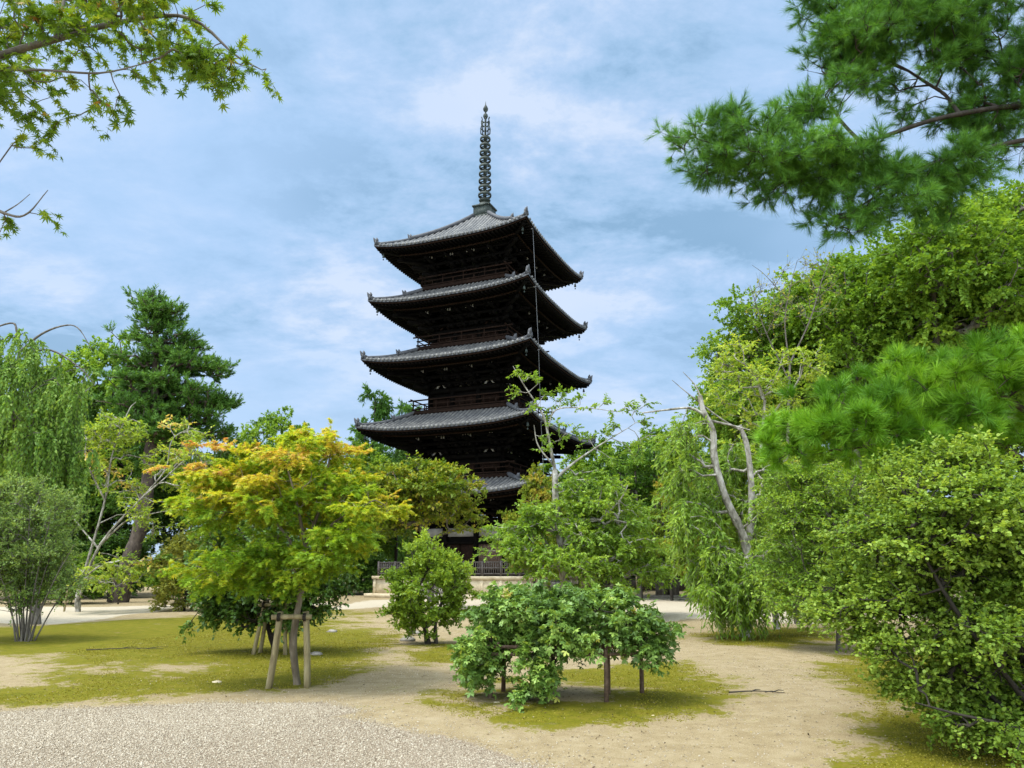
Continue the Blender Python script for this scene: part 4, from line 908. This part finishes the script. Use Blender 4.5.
plant('soft_needle_pine', 'bright green pine with billowing soft needle pads above the round-leaved shrub', 'tree', b,
      [b, b + [-.1, 0, 1.5], b + [-.2, -.1, 3.4], b + [-.2, -.1, 5.5]], (.20, .09),
      [E(818, 438, Y, 34, 20, .8), E(856, 400, Y, 46, 20, .9), E(910, 385, Y, 60, 28, 1.0), E(980, 375, Y, 60, 28, 1.0), E(860, 440, Y - .3, 60, 28, .9), E(940, 430, Y - .3, 70, 30, .9), E(1010, 420, Y - .2, 50, 36, .9), E(812, 455, Y, 30, 12, .6), E(1080, 400, Y, 60, 60, 1.2), E(1130, 330, Y, 60, 40, 1.2), E(1040, 360, Y, 40, 24, .8)],
      560, NEEDLE * np.array([1.25, 1, 1]), M['lf_pine_soft'], M['bark_pine'], 115,
      limbs=[([b + [-.15, 0, 2.2], at(1000, 445, Y), at(920, 440, Y), at(840, 450, Y)], .06, .015), ([b + [-.2, 0, 2.9], at(1010, 400, Y), at(930, 400, Y), at(860, 410, Y)], .06, .015)],
      pads=130, pad=(.26, .26, .12), shell=.4, shoots=4, m=56, L=.17, drop=0, size=.20, tipr=.003, twig=.004, needles=True, shoot_up=.55, tint=tinter(.3, .65, .7, .1))

# --- old leaning pine on the left with tiers of needles
Y = 40.0; b = on(*at(118, 600, Y)[:2])
tiers = [E(158, 318, Y, 18, 10, 1.4), E(157, 338, Y, 26, 11, 1.8), E(185, 345, Y, 20, 8, 1.5), E(158, 362, Y, 34, 11, 2.2), E(200, 370, Y, 26, 8, 1.8), E(220, 384, Y, 20, 6, 1.4), E(158, 388, Y, 40, 11, 2.4), E(205, 400, Y, 28, 8, 2.0), E(160, 412, Y, 44, 11, 2.4), E(215, 424, Y, 26, 8, 2.0), E(170, 434, Y, 44, 10, 2.4), E(150, 305, Y, 14, 8, 1.0)]
plant('old_pine', 'tall dark green pine in flat tiers rising behind the lawn, on a thick leaning trunk', 'tree', b,
      [b, at(128, 565, Y), at(142, 520, Y), at(150, 460, Y), at(155, 400, Y), at(156, 350, Y), at(155, 315, Y)], (.50, .12), tiers,
      900, LANCE * np.array([.8, 1, 1]), M['lf_conifer'], M['bark_pine'], 116, pads=120, pad=(.75, .75, .07), shell=.2, shoots=4, m=26, L=.6, drop=-.12, size=.22, flat=.35, upb=.2, axis_out=.6, tipr=.02, twig=.012, needles=True, shoot_up=.25, sides=6, tint=tinter(.3, .7, .4, .17))

# --- dull yellow bush by the white path, left
b = on(*gnd(183, 611)[:2]); Y = b[1]
plant('yellowing_bush', 'dull yellow-green bush at the end of the pale path behind the lawn', 'shrub', b, [b, at(185, 600, Y), at(187, 585, Y)], (.08, .04),
      [E(188, 570, Y, 30, 28, 1.2), E(175, 592, Y, 22, 16, .9), E(200, 550, Y, 22, 22, 1.0), E(205, 590, Y, 24, 18, .9)], 300, KITE, M['lf_dull'], M['bark_dark'], 117, pads=40, pad=(.3, .3, .2), shoots=5, m=9, L=.4, drop=.05, size=.14, shoot_up=.3, tint=tinter(.3, .65, .4, .17))

# --- woodland right: big rounded crowns
def big_tree(name, label, px, Y, blobs, mat, seed, n=420, size=.15, group='rounded woodland trees on the right', bark='bark_grey', tint=None, m=18, trunk_top=None, pad=(.9, .9, .45)):
    b = on(*at(px, 600, Y)[:2]); bl = [E(x, y, Y + dy, rx, ry, rd) for (x, y, dy, rx, ry, rd) in blobs]
    top = min(bl, key=lambda q: abs(q[0] - b[0]) - .2 * q[2]); h = max(q[2] for q in bl)
    return plant(name, label, 'tree', b, [b, b + [.1, 0, h * .25], b + [(top[0] - b[0]) * .5, .2, h * .5], [top[0], top[1], h * .8]], (.28, .08), bl, int(n * 2.6), KITE * np.array([1.25, 1, 1]), M[mat], M[bark], seed,
                 pads=n // 4, pad=pad, shell=.62, shoots=5, m=m, L=.85, drop=.2, size=size, upb=.55, tipr=.012, twig=.01, sides=4, group=group, tint=tint or tinter(.3, .7, .5, .14), twigs=False)
big_tree('broadleaf_tree', 'tallest round-crowned tree at the right edge under the dark pine bough', 985, 26, [(985, 250, 0, 60, 40, 3), (1040, 230, 0, 60, 60, 3), (930, 265, -1, 40, 34, 2.4), (1000, 300, -1, 60, 36, 2.6), (960, 320, 0, 60, 36, 3), (1050, 330, 0, 60, 60, 3)], 'lf_wood', 201, 560)
big_tree('broadleaf_tree', 'round-crowned tree below the tip of the drooping pine bough, right of the bare twigs', 880, 29, [(880, 290, 0, 50, 34, 3), (850, 320, -1, 40, 34, 2.6), (910, 340, -1, 44, 36, 2.6), (870, 370, 0, 50, 40, 3), (830, 300, 0, 22, 22, 1.6)], 'lf_wood', 202, 480)
big_tree('broadleaf_tree', 'leftmost round-crowned tree of the right wood, sky on its left side', 775, 33, [(775, 330, 0, 44, 30, 3), (750, 360, 0, 30, 36, 2.4), (800, 365, 0, 40, 36, 3), (760, 400, 0, 36, 36, 3), (815, 320, 0, 30, 26, 2), (740, 430, 1, 34, 34, 2.6), (800, 430, 1, 50, 50, 3)], 'lf_wood', 203, 560)
big_tree('broadleaf_tree', 'dark-leaved tree in the depth of the right wood behind the round crowns', 930, 38, [(900, 330, 0, 80, 60, 4), (960, 380, 0, 90, 60, 4), (860, 420, 0, 80, 60, 4), (1000, 450, 0, 90, 80, 4), (830, 480, 0, 70, 60, 4)], 'lf_wood_dark', 204, 520, .26, m=16)
# bare twiggy tree and pale saplings in front of the wood
Y = 24.0; b = on(*at(795, 600, Y)[:2])
plant('bare_tree', 'thin nearly leafless tree with upright grey twigs in front of the right wood', 'tree', b, [b, at(790, 520, Y), at(788, 440, Y), at(790, 365, Y)], (.09, .04),
      [E(800, 290, Y, 36, 40, 1.0), E(770, 310, Y, 22, 34, 1.0), E(820, 285, Y, 20, 34, .8)], 110, KITE, M['lf_dull'], M['bark_grey'], 118,
      limbs=[([at(789, 365, Y), at(810, 320, Y), at(822, 280, Y), at(835, 245, Y)], .035, .006), ([at(790, 370, Y), at(785, 320, Y), at(792, 280, Y), at(797, 262, Y)], .03, .006), ([at(788, 300, Y), at(765, 275, Y), at(752, 265, Y)], .018, .005), ([at(789, 380, Y), at(765, 330, Y), at(750, 285, Y)], .03, .01)],
      shoots=3, m=1, L=.45, drop=-.05, size=.10, tipr=.006, twig=.005, shoot_up=.6, wob=.06, rise=.1)
Y = 22.0; b = on(*at(775, 605, Y)[:2])
plant('pale_leaf_tree', 'slender tree with sparse yellowish leaves between the drooping tree and the bright pine', 'tree', b, [b, at(768, 540, Y), at(760, 480, Y), at(765, 400, Y)], (.09, .04),
      [E(755, 400, Y, 34, 30, 1.2), E(780, 375, Y, 30, 24, 1.2), E(735, 385, Y, 20, 20, .8), E(800, 365, Y, 20, 16, .8), E(770, 470, Y, 50, 30, 1.4), E(810, 490, Y, 30, 26, 1.0), E(740, 360, Y, 20, 18, .8)], 240, KITE, M['lf_lime'], M['bark_pale'], 119, pads=70, pad=(.4, .4, .15), shoots=4, m=9, L=.45, drop=.06, size=.12, tipr=.007, twig=.005, flat=.6, tint=tinter(.15, .6, .4, .17))

# --- woodland behind: a few kinds, copied
def proto(name, seed, mat, bark, kind):
    """a tree about 10 m high standing at the origin"""
    rng = np.random.default_rng(seed); o = np.zeros(3)
    if kind == 'round':
        bl = [np.array([rng.uniform(-2.2, 2.2), rng.uniform(-2.2, 2.2), rng.uniform(4, 8.2), rng.uniform(1.3, 2.1), rng.uniform(1.3, 2.1), rng.uniform(.9, 1.5)]) for _ in range(11)] + [np.array([0, 0, 8.6, 1.4, 1.4, 1.3]), np.array([0, 0, 6, 2.4, 2.4, 2])]
        kw = dict(pads=80, pad=(.6, .6, .25), shoots=5, m=20, L=.7, drop=.18, size=.17, upb=.62)
    elif kind == 'layer':
        bl = [np.array([rng.uniform(-2.4, 2.4), rng.uniform(-2.4, 2.4), z, 1.6, 1.6, .5]) for z in np.linspace(2.4, 8.4, 13)] + [np.array([0, 0, 9, 1.2, 1.2, .6])]
        kw = dict(pads=80, pad=(.8, .8, .14), shoots=5, m=20, L=.6, drop=.1, size=.165, upb=.75, flat=.4)
    elif kind == 'low':
        bl = [np.array([rng.uniform(-2.6, 2.6), rng.uniform(-2, 2), rng.uniform(1.0, 4.6), rng.uniform(1.2, 1.8), rng.uniform(1.2, 1.8), rng.uniform(.9, 1.3)]) for _ in range(12)]
        kw = dict(pads=80, pad=(.5, .5, .25), shoots=5, m=20, L=.6, drop=.12, size=.155, upb=.6)
    else:
        bl = [np.array([0, 0, z, .35 + (9.6 - z) * .27, .35 + (9.6 - z) * .27, .35]) for z in np.linspace(2.0, 9.6, 14)]
        kw = dict(pads=90, pad=(.35, .35, .10), shoots=4, m=18, L=.5, drop=.15, size=.22, upb=.3, needles=True)
    r = plant(name, 'x', 'tree', o, [o, o + [.1, 0, 2.2], o + [0, .1, 5], o + [0, 0, 8.5 if kind != 'low' else 3]], (.20, .05), bl, 520, (KITE * np.array([1.2, 1, 1])) if kind != 'cone' else LANCE, M[mat], M[bark], seed, tipr=.010, twigs=False, sides=4, shell=.5, tint=tinter(.3, .7, .5, .14), **kw)
    return r
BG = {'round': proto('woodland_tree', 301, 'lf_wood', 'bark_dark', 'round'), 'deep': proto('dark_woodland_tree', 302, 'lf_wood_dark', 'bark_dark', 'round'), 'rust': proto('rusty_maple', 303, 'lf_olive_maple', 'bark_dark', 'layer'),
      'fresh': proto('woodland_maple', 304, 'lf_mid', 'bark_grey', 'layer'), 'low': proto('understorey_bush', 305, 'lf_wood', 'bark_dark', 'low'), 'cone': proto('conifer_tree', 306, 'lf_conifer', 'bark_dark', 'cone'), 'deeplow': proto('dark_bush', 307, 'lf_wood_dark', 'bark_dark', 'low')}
used = set(); _r = np.random.default_rng(77)
def bg(kind, px, ytop, Y, label, wid=1.0):
    r = BG[kind] if kind not in used else copy_tree(BG[kind]); used.add(kind)
    H = at(px, ytop, Y)[2]; unit_h = {'low': 5.6, 'deeplow': 5.6, 'cone': 10.0, 'rust': 9.7, 'fresh': 9.7}.get(kind, 10.0)
    s = H / unit_h; p = at(px, 600, Y); r.location = (p[0], Y, float(gz(p[0], Y)) - .02); r.scale = (s * wid, s * wid, s); r.rotation_euler = (0, 0, _r.uniform(0, 6.28))
    r['label'] = label; r['category'] = 'bush' if 'low' in kind else 'tree'
    r['group'] = {'round': 'green woodland trees behind', 'deep': 'dark woodland trees behind', 'rust': 'rusty maples behind', 'fresh': 'layered green maples behind', 'low': 'green bushes behind', 'cone': 'conifers behind', 'deeplow': 'dark bushes behind'}[kind]
# behind and right of the pagoda
bg('fresh', 640, 440, 44, 'light green layered maple right of the pagoda, behind the sprawling tree')
bg('round', 600, 432, 68, 'round green tree showing over the right end of the lowest pagoda roofs', 1.1)
bg('round', 655, 425, 72, 'round green tree far behind, left of the drooping tree and under the bare branch', 1.1)
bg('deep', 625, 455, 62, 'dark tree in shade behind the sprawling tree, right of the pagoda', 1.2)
bg('rust', 672, 470, 42, 'rusty-topped maple just left of the drooping tree', .75)
bg('rust', 535, 462, 36, 'small rusty maple peeping over the lowest roof at the right pagoda corner', .6)
bg('deep', 700, 440, 66, 'dark tree behind the drooping tree with leaning trunk', 1.2)
bg('fresh', 700, 470, 50, 'green maple half hidden behind the drooping tree', .9)
bg('deeplow', 690, 540, 64, 'dark bush under the trees left of the drooping tree', 1.5)
bg('deeplow', 610, 545, 60, 'dark bush behind the sprawling tree beside the stone platform', 1.6)
# left of the pagoda
bg('cone', 366, 372, 66, 'slim conifer with open top just left of the pagoda roofs', .75)
bg('cone', 402, 386, 74, 'second slim conifer behind the left roof corners of the pagoda', .7)
bg('round', 350, 440, 56, 'round green tree between the orange maple top and the pagoda', .9)
bg('deep', 395, 448, 60, 'dark tree against the left wall of the pagoda', .9)
bg('round', 270, 408, 62, 'round green tree peeping above the middle of the orange maple', .8)
bg('deep', 300, 470, 54, 'dark tree hidden behind the orange maple', 1.2)
bg('deeplow', 350, 548, 52, 'dark bush right of the orange maple trunk, left of the stone platform', 1.3)
bg('deep', 215, 430, 48, 'dark tree between the old pine and the orange maple', .9)
# left wood
bg('round', 85, 335, 52, 'tall round tree left of the old pine, behind the weeping tree', .8)
bg('deep', 40, 380, 50, 'dark tall tree behind the weeping tree', .9)
bg('deep', 110, 420, 50, 'dark tree filling the gap behind the pale leaning cherry', .9)
bg('deep', 175, 440, 56, 'dark tree behind the leaning pine trunk', .9)
bg('fresh', 205, 470, 38, 'green layered maple left behind the orange maple', .7)
bg('low', 60, 545, 38, 'green bush on the bank behind the many-stemmed shrub', 1.2)
bg('low', 190, 540, 45, 'green bush on the bank right of the leaning pine trunk', 1.0)
bg('deeplow', 100, 530, 46, 'dark bush on the bank left of the leaning pine trunk', 1.2)
bg('deeplow', 30, 530, 44, 'dark bush behind the weeping tree trunk', 1.4)
bg('deeplow', 215, 540, 46, 'dark bush behind the yellowing bush', 1.3)
bg('deep', -60, 380, 46, 'dark tree at the left border beyond the weeping tree', 1.0)
# far wood closing the view, one mass
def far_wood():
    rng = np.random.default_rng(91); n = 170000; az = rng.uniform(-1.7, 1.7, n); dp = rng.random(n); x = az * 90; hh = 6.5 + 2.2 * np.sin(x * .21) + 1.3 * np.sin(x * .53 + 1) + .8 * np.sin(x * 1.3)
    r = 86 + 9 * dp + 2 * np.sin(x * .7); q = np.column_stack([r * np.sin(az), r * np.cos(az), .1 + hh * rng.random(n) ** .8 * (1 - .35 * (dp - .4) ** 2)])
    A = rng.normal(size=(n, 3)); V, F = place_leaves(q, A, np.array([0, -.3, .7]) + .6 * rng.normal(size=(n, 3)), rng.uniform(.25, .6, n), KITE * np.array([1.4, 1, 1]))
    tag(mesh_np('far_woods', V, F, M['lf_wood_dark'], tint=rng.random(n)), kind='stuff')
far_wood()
# right wood, lower storey
bg('low', 850, 500, 36, 'green bush behind the feathery shrub', 1.5)
bg('deeplow', 780, 530, 44, 'dark bush behind the drooping tree, right of its trunk', 1.5)
bg('deeplow', 920, 500, 36, 'dark bush behind the round-leaved shrub', 1.6)
bg('deep', 1040, 330, 44, 'dark tree at the right border of the wood', 1.0)
bg('deep', 850, 430, 60, 'dark tree deep in the right wood, behind the soft pine pads', 1.3)
bg('deep', 760, 440, 62, 'dark tree deep behind the slender yellowish tree', 1.3)
# trunks under the far trees
for px, Y, w, lab in ((662, 50, .36, 'left one of the two thick grey trunks standing by the far yard fence'), (674, 50, .34, 'right one of the two thick grey trunks standing by the far yard fence')):
    p = on(*at(px, 600, Y)[:2]); rt = empty('bare_trunk_tree', p, 0, lab, 'tree', 'thick trunks by the far yard'); o = MB()
    o.tube(smooth_line([(0, 0, -.1), (.04, 0, 2.2), (.02, .05, 6.0), (.1, .0, 9.5)], 12), np.linspace(w * 1.15, w * .55, 12), 9); o.build('trunk', M['bark_grey'], rt, True)
    bl = [np.array([p[0] + x, p[1] + y, z, 1.5, 1.5, .7]) - np.array([*p, 0, 0, 0]) for x, y, z in ((0, 0, 9.2), (1, .4, 8.2), (-1, -.3, 8.4), (.3, 1, 7.4))]
    rg = np.random.default_rng(int(px)); q, pr = sample(bl, 2600, rg, .3); A = rg.normal(size=q.shape); V, F = place_leaves(q, A, np.array([0, 0, .7]) + .5 * rg.normal(size=q.shape), rg.uniform(.14, .28, len(q)), KITE)
    mesh_np('crown', V, F, M['lf_wood_dark'], rt, tint=rg.random(len(q)))

# --- low fence at the far side of the yard, and thin stakes on the left bank
f0, f1 = at(560, 590, 58), at(770, 590, 56); fr = empty('low_fence', on(f0[0], f0[1]), math.atan2(f1[1] - f0[1], f1[0] - f0[0]), 'low dark plank fence with pale posts across the far side of the yard', 'fence'); Lf = float(np.hypot(f1[0] - f0[0], f1[1] - f0[1]))
for i in range(9):
    o = MB(); o.box((i * Lf / 8, -.03, .62), (.06, .06, .64), 0, .95); o.build('post', M['stake'], fr)
o = MB(); o.box((Lf / 2, .06, .55), (Lf / 2, .02, .38)); o.box((Lf / 2, .06, 1.02), (Lf / 2, .05, .04)); o.build('plank_panel', M['bark_dark'], fr)
k0, k1 = at(560, 598, 47), at(760, 598, 46)
o = MB(); o.bar((k0[0], k0[1], .07), (k1[0], k1[1], .07), .25, .16); tag(o.build('stone_edging', M['stone_grey']), 'long low stone edging at the far side of the pale yard', 'edging')
for px, py, Y, h, lab in ((64, 612, None, 1.0, 'thin pale stake on the near edge of the white path'), (71, 605, None, 1.35, 'thin dark stake beyond the white path, left of the leaning pine'), (118, 604, None, 1.15, 'thin dark stake standing in front of the leaning pine trunk')):
    p = gb(px, py); o = MB(); o.tube([(0, 0, -.1), (.01, 0, h * .6), (.015, .005, h)], [.04, .038, .032], 7)
    s = o.build('thin_stake', M['bark_dark'] if py < 610 else M['stake'], None, True); s.location = p; tag(s, lab, 'stake', 'thin stakes along the white path')

# --- rocks and roots
rr = np.random.default_rng(31)
def rock(px, py, r, label, mat='stone_grey'):
    p = gb(px, py); n = 9; V = []
    for i in range(5):
        ph = math.pi * (i + .5) / 5
        for j in range(n):
            t = 2 * math.pi * j / n; k = rr.uniform(.8, 1.15); V.append([r * k * math.sin(ph) * math.cos(t) * 1.3, r * k * math.sin(ph) * math.sin(t), r * .55 * math.cos(ph) * k])
    q = [[i * n + j, (i + 1) * n + j, (i + 1) * n + (j + 1) % n, i * n + (j + 1) % n] for i in range(4) for j in range(n)]
    o = mesh_np('rock', np.array(V), [np.array(q), np.array([list(range(n))]), np.array([[4 * n + j for j in range(n)][::-1]])], M[mat], smooth=True); o.location = p + np.array([0, 0, r * .25]); tag(o, label, 'rock', 'small rocks')
rock(408, 640, .16, 'flat grey rock beside the two stems of the rounded shrub'); rock(416, 634, .12, 'upright grey rock touching the rounded shrub')
rock(332, 632, .12, 'low grey stone right of the maple on the moss edge'); rock(316, 655, .10, 'small dark stone beside the log support')
rock(497, 708, .035, 'tiny white pebble in front of the left trellis post', 'stone'); rock(217, 681, .06, 'pale pebble on the mossy lawn left of the maple', 'stone'); rock(653, 716, .03, 'tiny pale pebble on the front of the moss mound', 'stone')

def twig(px, py, L, ang, label):
    p = gb(px, py); o = MB(); d = np.array([math.cos(ang), math.sin(ang), 0]); s_ = np.array([-d[1], d[0], 0])
    o.tube(smooth_line([-d * L / 2, s_ * .04 * L + [0, 0, .02], d * L / 2 + [0, 0, .01]], 7), np.linspace(.011, .004, 7), 6)
    for t, a2 in ((-.1, .7), (.15, -.6), (.28, .5)):
        q = d * L * t + [0, 0, .015]; e = d * math.cos(a2) + s_ * math.sin(a2); o.tube([q, q + e * L * .14 + [0, 0, .02], q + e * L * .26 + [0, 0, .01]], [.008, .006, .003], 5)
    b_ = o.build('fallen_branch', M['bark_dark'], None, True); b_.location = p + np.array([0, 0, .035]); tag(b_, label, 'branch', 'fallen branches')
twig(125, 652, 1.5, .1, 'longest fallen branch, lying across the mossy lawn at the left')
twig(757, 698, .7, -.15, 'short fallen twig on the sandy path right of the moss mound')
